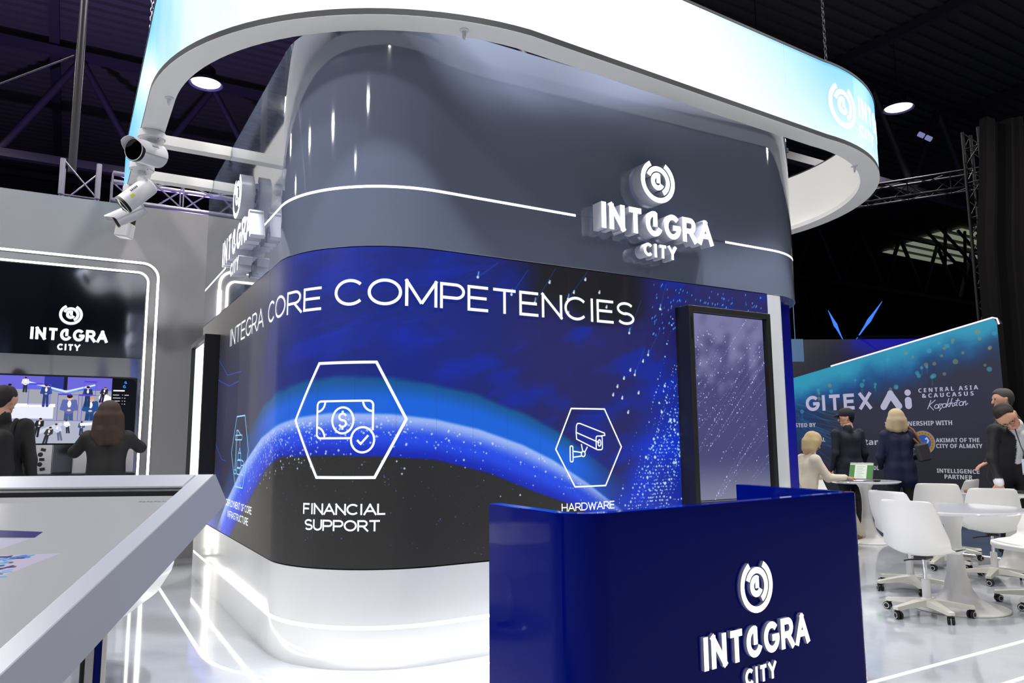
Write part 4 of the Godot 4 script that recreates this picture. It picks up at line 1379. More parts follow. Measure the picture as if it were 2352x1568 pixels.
func tulip_table(label: String, at: Vector3, r: float) -> void:
	var t := thing("pedestal_table", label, "table", at, Basis.IDENTITY, "white round pedestal tables")
	var b := M.new()
	b.lathe(PackedVector2Array([Vector2(0.0, 0.0), Vector2(0.34, 0.0), Vector2(0.342, 0.006), Vector2(0.33, 0.012), Vector2(0.24, 0.03), Vector2(0.15, 0.07), Vector2(0.1, 0.14), Vector2(0.07, 0.25), Vector2(0.054, 0.38), Vector2(0.05, 0.48), Vector2(0.055, 0.58), Vector2(0.075, 0.67), Vector2(0.11, 0.72), Vector2(0.13, 0.725), Vector2(0, 0.725)]), Transform3D.IDENTITY, 32, true)
	part(t, "pedestal", b, MT.white)
	var tp := M.new()
	tp.lathe(PackedVector2Array([Vector2(0, 0.725), Vector2(r - 0.03, 0.725), Vector2(r - 0.004, 0.738), Vector2(r, 0.744), Vector2(r - 0.003, 0.749), Vector2(r - 0.01, 0.75), Vector2(0, 0.75)]), Transform3D.IDENTITY, 48)
	part(t, "tabletop", tp, MT.tabletop)
func yaw_of(d: Vector3) -> float:
	return atan2(d.x, d.z)
func build_furniture() -> void:
	tulip_table("white round pedestal table between the nearest swivel chairs", W(4.80, 0, -0.78), 0.5)
	tulip_table("white round pedestal table holding the open laptop", Vector3(4.47, 0, -9.68), 0.42)
	tulip_table("white round pedestal table under the leaning man's hand", Vector3(4.86, 0, -7.48), 0.46)
	var c := make_chair("white swivel chair nearest the blue counter, seen from behind")
	c.position = W(4.36, 0, -0.80)
	c.rotation.y = yaw_of(DU * 0.98 + DV * 0.12)
	for a in [[5.16, -0.18, 0.95, -0.1, "white swivel chair directly behind the nearest one, seen from behind"], [6.15, -0.36, 0.7, 0.5, "white swivel chair behind the round table, in front of the leaning man"], [5.38, -1.08, -0.95, 0.25, "white swivel chair cut by the right edge, seat towards the round table"], [6.5, 0.32, 0.9, 0.55, "white swivel chair turned away, below the INTELLIGENCE PARTNER lettering"], [7.25, 0.62, -0.2, 1.0, "white swivel chair showing only its top edge behind other chair backs"]]:
		copy(c, W(a[0], 0, a[1]), yaw_of(DU * float(a[2]) + DV * float(a[3])), a[4])
	copy(c, Vector3(3.70, 0, -9.62), yaw_of(Vector3(1, 0, -0.1)), "white swivel chair under the seated woman in cream")
	copy(c, Vector3(4.15, 0, -10.35), yaw_of(Vector3(0.3, 0, 1.0)), "white swivel chair across the laptop table from the seated woman")
	var tub := thing("tub_chair", "cream moulded tub chair half hidden behind the grey touch table", "chair", Vector3(-2.42, 0, -4.05))
	var tm := M.new()
	tm.lathe(PackedVector2Array([Vector2(0, 0.34), Vector2(0.2, 0.345), Vector2(0.38, 0.39), Vector2(0.51, 0.49), Vector2(0.575, 0.6), Vector2(0.585, 0.635), Vector2(0.575, 0.645), Vector2(0.56, 0.63), Vector2(0.49, 0.52), Vector2(0.36, 0.43), Vector2(0, 0.41)]), Transform3D.IDENTITY, 40, true)
	part(tub, "seat_shell", tm, MT.chair)
	var tf := M.new()
	tf.lathe(PackedVector2Array([Vector2(0, 0.34), Vector2(0.03, 0.34), Vector2(0.03, 0.03), Vector2(0.16, 0.012), Vector2(0.17, 0.0), Vector2(0, 0)]), Transform3D.IDENTITY, 24)
	part(tub, "pedestal", tf, MT.chrome)
	# laptop
	var lp := thing("laptop", "open laptop with a green and white document on the round table", "laptop", Vector3(4.33, 0.75, -9.62), Basis(Vector3.UP, -0.95))
	var kb := M.new()
	kb.box(Vector3(0, 0.009, 0), Vector3(0.32, 0.016, 0.22), Basis.IDENTITY, 0.003)
	part(lp, "keyboard_deck", kb, MT.alu)
	var lid := M.new()
	var lb := Basis(Vector3.RIGHT, -0.3)
	lid.box(Vector3(0, 0.016, -0.11) + lb * Vector3(0, 0.11, 0), Vector3(0.32, 0.22, 0.008), lb, 0.002)
	var l2 := part(lp, "lid", lid, MT.alu)
	var im := Image.create(64, 44, false, Image.FORMAT_RGB8)
	im.fill(Color(0.36, 0.58, 0.34))
	im.fill_rect(Rect2i(14, 0, 34, 44), Color(0.93, 0.97, 0.92))
	im.fill_rect(Rect2i(0, 0, 64, 5), Color(0.85, 0.88, 0.85))
	for i in 7:
		im.fill_rect(Rect2i(18, 9 + i * 5, 24 - (i * 5) % 9, 1), Color(0.6, 0.65, 0.6))
	var ds := M.new()
	var o := Vector3(0, 0.016, -0.11)
	ds.flat(o + lb * Vector3(-0.152, 0.012, 0.0046), o + lb * Vector3(0.152, 0.012, 0.0046), o + lb * Vector3(0.152, 0.21, 0.0046), o + lb * Vector3(-0.152, 0.21, 0.0046), lb.z)
	part(l2, "display", ds, screen_mat(im, 0.9, 0.2))
	var tr := M.new()
	tr.lathe(PackedVector2Array([Vector2(0, 0.0), Vector2(0.10, 0.0), Vector2(0.11, 0.02), Vector2(0.105, 0.024), Vector2(0.09, 0.012), Vector2(0, 0.01)]), Transform3D(Basis.IDENTITY, Vector3(4.52, 0.75, -7.45)), 24)
	single("wooden_tray", tr, mat(Color(0.55, 0.36, 0.14), 0.45), "round golden wooden tray beside the leaning man's table", "tray")
	var tb := M.new()
	tb.box(Vector3(5.0, 0.757, -7.35), Vector3(0.3, 0.014, 0.21), Basis(Vector3.UP, 0.3), 0.003)
	single("tablet", tb, MT.black, "black tablet lying on the table before the leaning man", "tablet")
	var ms := M.new()
	ms.ball(Vector3(4.5, 0.765, -9.42), Vector3(0.05, 0.016, 0.03))
	single("computer_mouse", ms, MT.black, "dark mouse under the seated woman's hand", "mouse")

# ---------------------------------------------------------------- bodies from blended capsules
func blob(m: M, prims: Array, cell: float, k: float) -> void:
	var lo := Vector3(1e9, 1e9, 1e9)
	var hi := -lo
	for p in prims:
		if p.size() > 5:
			continue
		var r: float = maxf(p[2], p[3])
		lo = lo.min((p[0] as Vector3).min(p[1]) - Vector3.ONE * r); hi = hi.max((p[0] as Vector3).max(p[1]) + Vector3.ONE * r)
	lo -= Vector3.ONE * cell * 2.5
	hi += Vector3.ONE * cell * 2.5
	var nx := int((hi.x - lo.x) / cell) + 1
	var ny := int((hi.y - lo.y) / cell) + 1
	var nz := int((hi.z - lo.z) / cell) + 1
	var D := PackedFloat32Array()
	D.resize(nx * ny * nz)
	D.fill(1.0)
	var BD := PackedFloat32Array()
	BD.resize(nx * ny * nz)
	BD.fill(1.0)
	var CI := PackedInt32Array()
	CI.resize(nx * ny * nz)
	for pi in prims.size():
		var p: Array = prims[pi]
		var a: Vector3 = p[0]
		var b: Vector3 = p[1]
		var ra: float = p[2]
		var rb: float = p[3]
		var sub := p.size() > 5
		var ba := b - a
		var bb := maxf(ba.length_squared(), 1e-9)
		var mg := maxf(ra, rb) + k + cell * 2.0
		var l := (a.min(b) - Vector3.ONE * mg - lo) / cell
		var h := (a.max(b) + Vector3.ONE * mg - lo) / cell
		for iz in range(maxi(0, int(l.z)), mini(nz, int(h.z) + 2)):
			for iy in range(maxi(0, int(l.y)), mini(ny, int(h.y) + 2)):
				var at := (iz * ny + iy) * nx
				for ix in range(maxi(0, int(l.x)), mini(nx, int(h.x) + 2)):
					var q := lo + Vector3(ix, iy, iz) * cell - a
					var f := clampf(q.dot(ba) / bb, 0.0, 1.0)
					var x := (q - ba * f).length() - ra - (rb - ra) * f
					var d := D[at + ix]
					if sub:
						D[at + ix] = maxf(d, -x)
						continue
					if x < BD[at + ix]:
						BD[at + ix] = x
						CI[at + ix] = pi
					var hh := maxf(k - absf(d - x), 0.0) / k
					D[at + ix] = minf(d, x) - hh * hh * k * 0.25
	var id := PackedInt32Array()
	id.resize(nx * ny * nz)
	id.fill(-1)
	var vp := PackedVector3Array()
	var vn := PackedVector3Array()
	var vc := PackedColorArray()
	var sx := 1
	var sy := nx
	var sz := nx * ny
	var co := [0, sx, sy, sx + sy, sz, sz + sx, sz + sy, sz + sx + sy]
	var ed := [[0, 1], [2, 3], [4, 5], [6, 7], [0, 2], [1, 3], [4, 6], [5, 7], [0, 4], [1, 5], [2, 6], [3, 7]]
	var cp := [Vector3(0, 0, 0), Vector3(1, 0, 0), Vector3(0, 1, 0), Vector3(1, 1, 0), Vector3(0, 0, 1), Vector3(1, 0, 1), Vector3(0, 1, 1), Vector3(1, 1, 1)]
	var far := cell * 2.0
	for iz in nz - 1:
		for iy in ny - 1:
			var at := (iz * ny + iy) * nx
			for ix in nx - 1:
				var o := at + ix
				var d0 := D[o]
				if d0 > far or d0 < -far:
					continue
				var g := [d0, D[o + co[1]], D[o + co[2]], D[o + co[3]], D[o + co[4]], D[o + co[5]], D[o + co[6]], D[o + co[7]]]
				var neg := 0
				for e in 8:
					if g[e] < 0.0:
						neg += 1
				if neg == 0 or neg == 8:
					continue
				var s := Vector3.ZERO
				var cnt := 0
				for e in ed:
					var x: float = g[e[0]]
					var y: float = g[e[1]]
					if (x < 0.0) != (y < 0.0):
						s += (cp[e[0]] as Vector3).lerp(cp[e[1]], x / (x - y))
						cnt += 1
				s /= cnt
				var n := Vector3(g[1] + g[3] + g[5] + g[7] - g[0] - g[2] - g[4] - g[6], g[2] + g[3] + g[6] + g[7] - g[0] - g[1] - g[4] - g[5], g[4] + g[5] + g[6] + g[7] - g[0] - g[1] - g[2] - g[3]).normalized()
				id[o] = vp.size()
				vp.append(lo + (Vector3(ix, iy, iz) + s) * cell)
				vn.append(n)
				vc.append(prims[CI[o]][4])
	m.colored = true
	var ax := [[sx, sy, sz], [sy, sz, sx], [sz, sx, sy]]
	for iz in range(1, nz - 1):
		for iy in range(1, ny - 1):
			var at := (iz * ny + iy) * nx
			for ix in range(1, nx - 1):
				var o := at + ix
				var d0 := D[o]
				if d0 > far or d0 < -far:
					continue
				for e in ax:
					if (d0 < 0.0) == (D[o + e[0]] < 0.0):
						continue
					var i0 := id[o]
					var i1 := id[o - e[1]]
					var i2 := id[o - e[1] - e[2]]
					var i3 := id[o - e[2]]
					if i0 < 0 or i1 < 0 or i2 < 0 or i3 < 0:
						continue
					for tr in [[i0, i1, i2], [i0, i2, i3]]:
						var A: int = tr[0]
						var B: int = tr[1]
						var C: int = tr[2]
						if (vp[C] - vp[A]).cross(vp[B] - vp[A]).dot(vn[A] + vn[B] + vn[C]) < 0.0:
							var w := B
							B = C
							C = w
						for z in [A, B, C]:
							m.v.append(vp[z]); m.n.append(vn[z]); m.c.append(vc[z]); m.t.append(Vector2.ZERO)
var skinmat: StandardMaterial3D
func lin(r: float, g: float, b: float) -> Color:
	return Color(r, g, b).srgb_to_linear()
func head_prims(hc: Vector3, hb: Basis, skin: Color, z := 1.0) -> Array:
	var dk := lin(0.08, 0.06, 0.05)
	var lip := skin.lerp(lin(0.6, 0.25, 0.22), 0.5)
	var o := []
	var add := func(a: Vector3, b: Vector3, ra: float, rb: float, c: Color) -> void: o.append([hc + hb * (a * z), hc + hb * (b * z), ra * z, rb * z, c])
	add.call(Vector3(0, 0.03, -0.03), Vector3(0, 0.035, 0.012), 0.082, 0.08, skin)
	add.call(Vector3(-0.02, 0.01, 0.02), Vector3(0.02, 0.01, 0.02), 0.066, 0.066, skin)
	add.call(Vector3(0, -0.03, 0.025), Vector3(0, -0.085, 0.05), 0.06, 0.032, skin)
	add.call(Vector3(-0.035, -0.05, 0.01), Vector3(0.035, -0.05, 0.01), 0.04, 0.04, skin)
	add.call(Vector3(0, 0.018, 0.086), Vector3(0, -0.022, 0.104), 0.009, 0.014, skin)
	add.call(Vector3(-0.04, 0.034, 0.074), Vector3(0.04, 0.034, 0.074), 0.012, 0.012, skin)
	for s in [-1.0, 1.0]:
		add.call(Vector3(s * 0.084, 0.018, -0.012), Vector3(s * 0.08, -0.026, -0.004), 0.014, 0.009, skin)
		add.call(Vector3(s * 0.033, 0.012, 0.078), Vector3(s * 0.034, 0.012, 0.078), 0.011, 0.011, dk)
	add.call(Vector3(-0.02, -0.055, 0.083), Vector3(0.02, -0.055, 0.083), 0.007, 0.007, lip)
	add.call(Vector3(0, -0.05, -0.02), Vector3(0, -0.13, -0.03), 0.052, 0.054, skin)
	return o
func hand_prims(w: Vector3, dir: Vector3, palm: Vector3, skin: Color, curl := 0.5) -> Array:   # palm is the way the palm faces
	var d := dir.normalized()
	var n := (palm - d * palm.dot(d)).normalized()
	var s := d.cross(n)
	var o := []
	for i in 4:
		var x := (i - 1.5) * 0.019
		var base := w + d * 0.085 + s * x
		o.append([w + s * x * 0.7, base, 0.015, 0.0115, skin])
		var ln: float = [0.066, 0.078, 0.074, 0.056][i]
		var d1 := (d + n * curl * 0.6).normalized()
		var d2 := (d + n * curl * 1.7).normalized()
		var mid := base + d1 * ln * 0.5
		o.append([base, mid, 0.0092, 0.0085, skin])
		o.append([mid, mid + d2 * ln * 0.5, 0.0085, 0.0075, skin])
	var tb := w + d * 0.03 - s * 0.03
	var td := (d * 0.75 - s * 0.65 + n * 0.3).normalized()
	o.append([w + d * 0.012 - s * 0.012, tb, 0.016, 0.0125, skin])
	o.append([tb, tb + td * 0.034, 0.0115, 0.0095, skin])
	o.append([tb + td * 0.034, tb + td * 0.034 + (td + n * curl * 0.5 + d * 0.4).normalized() * 0.028, 0.0095, 0.008, skin])
	return o
# J: joints in the person's own axes (x to the person's left, z forward); K: colours and switches
func person(label: String, at: Vector3, face: Vector3, J: Dictionary, K: Dictionary, group: String) -> Node3D:
	var turn := Basis(Vector3.UP, yaw_of(face))
	var t := thing("person", label, "person", at, turn, group)
	var top: Color = K.top
	var bot: Color = K.bottom
	var skin: Color = K.get("skin", lin(0.80, 0.60, 0.50))
	var up: Vector3 = (J.chest - J.pelvis).normalized()
	var sv: Vector3 = (J.shl - J.shr).normalized()
	var waist: Vector3 = J.pelvis.lerp(J.chest, 0.45)
	var slim: float = K.get("slim", 1.0)
	var P := []
	for s in [-1.0, 1.0]:
		var sh: Vector3 = J.shl if s > 0 else J.shr
		var elb: Vector3 = J.ell if s > 0 else J.elr
		var wr: Vector3 = J.wrl if s > 0 else J.wrr
		P.append([J.pelvis + sv * s * 0.08, waist + sv * s * 0.062, 0.118 * slim, 0.105 * slim, top])
		P.append([waist + sv * s * 0.062, J.chest + sv * s * 0.08, 0.105 * slim, 0.108 * slim, top])
		P.append([J.chest + sv * s * 0.08, sh - sv * s * 0.015, 0.098 * slim, 0.068, top])
		P.append([sh, elb, 0.064, 0.05, top])
		P.append([elb, wr, 0.048, 0.036, top])
		if K.get("cuff"):
			P.append([wr - (wr - elb).normalized() * 0.02, wr + (wr - elb).normalized() * 0.012, 0.037, 0.036, K.cuff])
		if K.get("jacket", true):
			P.append([J.pelvis + sv * s * 0.08, J.pelvis + sv * s * 0.085 - up * K.get("hem", 0.1), 0.124 * slim, 0.13 * slim, top])
		if J.has("hipl"):
			var hip: Vector3 = J.hipl if s > 0 else J.hipr
			var kn: Vector3 = J.knl if s > 0 else J.knr
			var an: Vector3 = J.anl if s > 0 else J.anr
			P.append([hip, kn, 0.092 * slim, 0.062, bot]); P.append([kn, an, 0.062, 0.046, bot])
			var fw: Vector3 = J.get("foot", Vector3(0, 0, 1))
			var sc: Color = K.get("shoes", lin(0.05, 0.05, 0.05))
			P.append([Vector3(an.x, 0.04, an.z) - fw * 0.04, Vector3(an.x, 0.032, an.z) + fw * 0.15, 0.04, 0.032, sc])
	if K.get("shirt"):
		var fwd := sv.cross(up).normalized()
		P.append([J.chest + up * 0.1 + fwd * 0.07, waist + fwd * 0.095, 0.045, 0.022, K.shirt])
	P.append([J.chest + up * 0.06, J.neck, 0.07, 0.062, K.get("collar", top)])
	P.append([J.neck - up * 0.02, J.head - (J.head - J.neck).normalized() * 0.06, 0.054, 0.05, skin])
	var m := M.new()
	blob(m, P, K.get("cell", 0.016), 0.035)
	var hb := look(J.look, J.get("crown", Vector3.UP))
	blob(m, head_prims(J.head, hb, skin), 0.0075, 0.014)
	for h in J.get("hands", []):
		blob(m, hand_prims(h[0], h[1], h[2], skin, h[3]), 0.006, 0.006)
	part(t, "body", m, skinmat)
	var hm := M.new()
	var H := []
	for p in K.hair:
		var q: Array = [J.head + hb * (p[0] as Vector3), J.head + hb * (p[1] as Vector3), p[2], p[3], p[4] if p.size() > 4 else K.haircol]
		if p.size() > 5:
			q.append(1)
		H.append(q)
	blob(hm, H, 0.0085, 0.02)
	part(t, "hair", hm, skinmat)
	t.set_meta("hb", 0)
	t.remove_meta("hb")
	return t
func stand(h: float, w := 1.0) -> Dictionary:
	var k := h / 1.78
	return {"pelvis": Vector3(0, 0.98, 0) * k, "chest": Vector3(0, 1.34, 0.0) * k, "neck": Vector3(0, 1.5, -0.01) * k, "head": Vector3(0, 1.655, 0.02) * k, "shl": Vector3(0.185 * w, 1.43 * k, 0), "shr": Vector3(-0.185 * w, 1.43 * k, 0),
		"ell": Vector3(0.25 * w, 1.14 * k, -0.03), "elr": Vector3(-0.25 * w, 1.14 * k, -0.03), "wrl": Vector3(0.26 * w, 0.9 * k, 0.06), "wrr": Vector3(-0.26 * w, 0.9 * k, 0.06),
		"hipl": Vector3(0.09, 0.93 * k, 0), "hipr": Vector3(-0.09, 0.93 * k, 0), "knl": Vector3(0.1, 0.5 * k, 0.02), "knr": Vector3(-0.1, 0.5 * k, 0.02), "anl": Vector3(0.11, 0.08, -0.02), "anr": Vector3(-0.11, 0.08, -0.02), "look": Vector3(0, 0, 1)}
func short_hair() -> Array:
	return [[Vector3(0, 0.045, -0.03), Vector3(0, 0.05, 0.0), 0.092, 0.088], [Vector3(0, 0.0, -0.06), Vector3(0, -0.03, -0.055), 0.062, 0.05], [Vector3(0, 0.085, 0.03), Vector3(0, 0.08, 0.05), 0.045, 0.04], [Vector3(-0.03, -0.05, 0.10), Vector3(0.03, 0.0, 0.10), 0.092, 0.085, Color.BLACK, 1], [Vector3(-0.09, -0.025, 0.035), Vector3(0.09, -0.025, 0.035), 0.045, 0.045, Color.BLACK, 1]]
func build_people() -> void:
	skinmat = mat(Color.WHITE, 0.75)
	skinmat.vertex_color_use_as_albedo = true
	var g1 := "visitors watching the wall screen"
	var g2 := "visitors in the seating area"
	# 1 man in black at the left edge
	var j := stand(1.80)
	j.look = Vector3(-0.35, -0.08, 0.9)
	j.hands = [[j.wrl, Vector3(0, -1, 0.1), Vector3(-1, 0, 0), 0.5], [j.wrr, Vector3(0, -1, 0.1), Vector3(1, 0, 0), 0.5]]
	var p1 := person("man in a black shirt with backpack strap watching the wall screen", W(-1.64, 0, 3.85), DV * 0.85 + DU * 0.25, j, {"top": lin(0.06, 0.06, 0.065), "bottom": lin(0.06, 0.06, 0.07), "haircol": lin(0.13, 0.1, 0.085), "hair": short_hair(), "jacket": false}, g1)
	var st := M.new()
	for s in [-1.0, 1.0]:
		st.tube(PackedVector3Array([Vector3(s * 0.11, 1.2, 0.13), Vector3(s * 0.11, 1.36, 0.125), Vector3(s * 0.11, 1.465, 0.07), Vector3(s * 0.11, 1.5, -0.01), Vector3(s * 0.11, 1.44, -0.1), Vector3(s * 0.11, 1.25, -0.15)]), 0.02, 8)
	part(p1, "backpack_strap", st, mat(Color(0.09, 0.09, 0.1), 0.8))
	var bp := M.new()
	blob(bp, [[Vector3(-0.07, 1.32, -0.19), Vector3(0.07, 1.32, -0.19), 0.09, 0.09, lin(0.07, 0.07, 0.08)], [Vector3(-0.08, 1.08, -0.2), Vector3(0.08, 1.08, -0.2), 0.1, 0.1, lin(0.07, 0.07, 0.08)], [Vector3(-0.07, 1.32, -0.19), Vector3(-0.08, 1.08, -0.2), 0.09, 0.1, lin(0.07, 0.07, 0.08)], [Vector3(0.07, 1.32, -0.19), Vector3(0.08, 1.08, -0.2), 0.09, 0.1, lin(0.07, 0.07, 0.08)]], 0.02, 0.03)
	part(p1, "backpack", bp, skinmat)
	# 2 woman with long brown hair, elbows raised
	j = stand(1.67, 0.9)
	j.ell = Vector3(0.275, 1.21, 0.06); j.elr = Vector3(-0.275, 1.25, 0.06)
	j.wrl = Vector3(0.08, 1.38, 0.25); j.wrr = Vector3(-0.08, 1.38, 0.25)
	j.hands = [[j.wrl, Vector3(-0.3, 0.9, 0.1), Vector3(-1, 0, 0), 0.6], [j.wrr, Vector3(0.3, 0.9, 0.1), Vector3(1, 0, 0), 0.6]]
	person("woman with long brown hair in black, elbows raised before the wall screen", W(-0.81, 0, 3.9), DV + DU * 0.12, j, {"top": lin(0.06, 0.06, 0.062), "bottom": lin(0.05, 0.05, 0.055), "slim": 0.88, "haircol": lin(0.19, 0.115, 0.08), "jacket": false,
		"hair": [[Vector3(0, 0.045, -0.02), Vector3(0, 0.05, 0.0), 0.1, 0.096], [Vector3(-0.055, -0.02, -0.04), Vector3(-0.085, -0.2, -0.06), 0.075, 0.06], [Vector3(0.055, -0.02, -0.04), Vector3(0.085, -0.2, -0.06), 0.075, 0.06], [Vector3(0, -0.02, -0.06), Vector3(0, -0.23, -0.085), 0.085, 0.055], [Vector3(-0.04, -0.15, -0.08), Vector3(-0.06, -0.25, -0.09), 0.06, 0.045], [Vector3(0.04, -0.15, -0.08), Vector3(0.06, -0.25, -0.09), 0.06, 0.045], [Vector3(0, -0.16, 0.13), Vector3(0, 0.01, 0.12), 0.095, 0.085, Color.BLACK, 1]]}, g1)
	var ph := M.new()
	ph.box(W(-0.79, 1.5, 4.25), Vector3(0.075, 0.15, 0.009), BU, 0.003)
	single("phone", ph, MT.black, "phone held up by the long haired woman", "phone")
	# 3 man with cap
	j = stand(1.76)
	j.look = Vector3(0.9, -0.08, 0.45)
	j.shl.x += 0.02; j.shr.x -= 0.02
	j.hands = [[j.wrl, Vector3(0, -1, 0.2), Vector3(-1, 0, 0), 0.5], [j.wrr, Vector3(0, -1, 0.2), Vector3(1, 0, 0), 0.5]]
	var p3 := person("man in a dark navy coat and navy cap, face turned left", Vector3(4.9, -0.06, -11.05), Vector3(-0.25, 0, -0.97), j, {"top": lin(0.045, 0.06, 0.14), "bottom": lin(0.05, 0.055, 0.09), "haircol": lin(0.05, 0.045, 0.05), "hair": short_hair(), "hem": 0.22, "cell": 0.02}, g2)
	var hb := look(j.look)
	var cap := M.new()
	blob(cap, [[j.head + hb * Vector3(0, 0.055, -0.03), j.head + hb * Vector3(0, 0.06, 0.005), 0.1, 0.095, lin(0.06, 0.07, 0.12)], [j.head + hb * Vector3(-0.04, 0.05, 0.12), j.head + hb * Vector3(0.04, 0.05, 0.12), 0.02, 0.02, lin(0.06, 0.07, 0.12)], [j.head + hb * Vector3(0, 0.055, 0.06), j.head + hb * Vector3(0, 0.045, 0.15), 0.03, 0.014, lin(0.06, 0.07, 0.12)], [j.head + hb * Vector3(0, -0.06, 0.05), j.head + hb * Vector3(0, -0.06, 0), 0.095, 0.095, Color.BLACK, 1]], 0.01, 0.015)
	part(p3, "cap", cap, skinmat)
	glasses(p3, j.head, hb)
	# 4 standing blonde woman
	j = stand(1.72, 0.95)
	j.look = Vector3(-0.15, 0.05, 1.0)
	j.elr = Vector3(-0.30, 1.12, -0.04); j.wrr = Vector3(-0.14, 1.05, 0.2)
	j.ell = Vector3(0.25, 1.1, 0.0); j.wrl = Vector3(0.17, 0.95, 0.22)
	j.hands = [[j.wrl, Vector3(-0.3, 0.2, 0.9), Vector3(0, -1, 0), 0.6], [j.wrr, Vector3(0.6, 0.2, 0.6), Vector3(0, -1, 0), 0.6]]
	var p4 := person("blonde woman in a navy jacket standing with her back to the camera", Vector3(5.2, -0.06, -10.2), Vector3(0.12, 0, -1), j, {"top": lin(0.04, 0.07, 0.21), "bottom": lin(0.06, 0.06, 0.065), "slim": 0.95, "haircol": lin(0.74, 0.67, 0.54), "hem": 0.14, "cell": 0.02,
		"hair": [[Vector3(0, 0.04, -0.02), Vector3(0, 0.05, 0.0), 0.102, 0.098], [Vector3(-0.05, -0.02, -0.03), Vector3(-0.075, -0.11, -0.03), 0.078, 0.066], [Vector3(0.05, -0.02, -0.03), Vector3(0.075, -0.11, -0.03), 0.078, 0.066], [Vector3(0, -0.02, -0.06), Vector3(0, -0.12, -0.06), 0.085, 0.07], [Vector3(0, -0.16, 0.13), Vector3(0, 0.01, 0.12), 0.095, 0.085, Color.BLACK, 1]]}, g2)
	var bag := thing("shoulder_bag", "grey shoulder bag with tan strap on the standing blonde woman", "bag", Vector3(5.36, 1.16, -9.98))
	var bm := M.new()
	bm.box(Vector3(0.02, -0.06, 0.04), Vector3(0.17, 0.24, 0.09), Basis(Vector3.BACK, 0.2), 0.025)
	part(bag, "body", bm, mat(Color(0.2, 0.19, 0.2), 0.7))
	var bs := M.new()
	bs.tube(PackedVector3Array([Vector3(0.0, 0.05, 0.05), Vector3(-0.03, 0.14, 0.03), Vector3(-0.05, 0.23, -0.03), Vector3(-0.05, 0.27, -0.13), Vector3(-0.03, 0.2, -0.24), Vector3(0.02, 0.05, -0.05)]), 0.014, 8)
	part(bag, "strap", bs, mat(Color(0.45, 0.28, 0.12), 0.6))
	# 5 seated woman
	j = {"pelvis": Vector3(0, 0.56, -0.05), "chest": Vector3(0, 0.93, 0.03), "neck": Vector3(0, 1.08, 0.06), "head": Vector3(0, 1.235, 0.1), "shl": Vector3(0.17, 1.02, 0.03), "shr": Vector3(-0.17, 1.02, 0.03), "ell": Vector3(0.2, 0.8, 0.17), "elr": Vector3(-0.2, 0.8, 0.17), "wrl": Vector3(0.12, 0.80, 0.42), "wrr": Vector3(-0.08, 0.80, 0.46),
		"hipl": Vector3(0.09, 0.53, 0.0), "hipr": Vector3(-0.09, 0.53, 0.0), "knl": Vector3(0.1, 0.52, 0.42), "knr": Vector3(-0.1, 0.52, 0.42), "anl": Vector3(0.1, 0.09, 0.55), "anr": Vector3(-0.1, 0.09, 0.62), "look": Vector3(0, -0.45, 1.0)}
	j.hands = [[j.wrl, Vector3(0, -0.1, 1), Vector3(0, -1, 0), 0.4], [j.wrr, Vector3(0, -0.1, 1), Vector3(0, -1, 0), 0.4]]
	person("blonde woman in a cream blazer seated at the laptop", Vector3(3.72, 0, -9.62), Vector3(1, 0, -0.12), j, {"top": lin(0.83, 0.80, 0.73), "bottom": lin(0.78, 0.75, 0.68), "slim": 0.95, "shoes": lin(0.5, 0.36, 0.27), "haircol": lin(0.74, 0.66, 0.5), "hem": 0.06,
		"hair": [[Vector3(0, 0.045, -0.025), Vector3(0, 0.05, 0.0), 0.098, 0.094], [Vector3(-0.05, -0.0, -0.02), Vector3(-0.06, -0.085, -0.015), 0.07, 0.055], [Vector3(0.05, -0.0, -0.02), Vector3(0.06, -0.085, -0.015), 0.07, 0.055], [Vector3(0, -0.02, -0.06), Vector3(0, -0.1, -0.05), 0.08, 0.062], [Vector3(0, -0.14, 0.13), Vector3(0, 0.0, 0.125), 0.095, 0.085, Color.BLACK, 1]]}, g2)
	# 6 leaning man
	j = {"pelvis": Vector3(0, 0.97, -0.22), "chest": Vector3(0, 1.27, 0.0), "neck": Vector3(-0.02, 1.41, 0.1), "head": Vector3(-0.13, 1.48, 0.24), "shl": Vector3(0.2, 1.35, 0.03), "shr": Vector3(-0.2, 1.35, 0.05), "ell": Vector3(0.3, 1.08, 0.02), "elr": Vector3(-0.26, 1.07, 0.14), "wrl": Vector3(0.24, 0.9, 0.2), "wrr": Vector3(-0.25, 0.85, 0.24),
		"hipl": Vector3(0.09, 0.92, -0.22), "hipr": Vector3(-0.09, 0.92, -0.22), "knl": Vector3(0.11, 0.5, -0.14), "knr": Vector3(-0.11, 0.5, -0.12), "anl": Vector3(0.12, 0.08, -0.22), "anr": Vector3(-0.12, 0.08, -0.2), "look": Vector3(-0.05, -0.72, 0.65)}
	j.crown = Vector3(-0.6, 0.5, 0.6)
	j.hands = [[j.wrl, Vector3(0, -0.8, 0.5), Vector3(-1, 0, 0), 0.4], [j.wrr, Vector3(0, -0.9, 0.35), Vector3(0, -0.3, -1), 0.3]]
	var fdir := Vector3(-0.3, 0, 0.95)
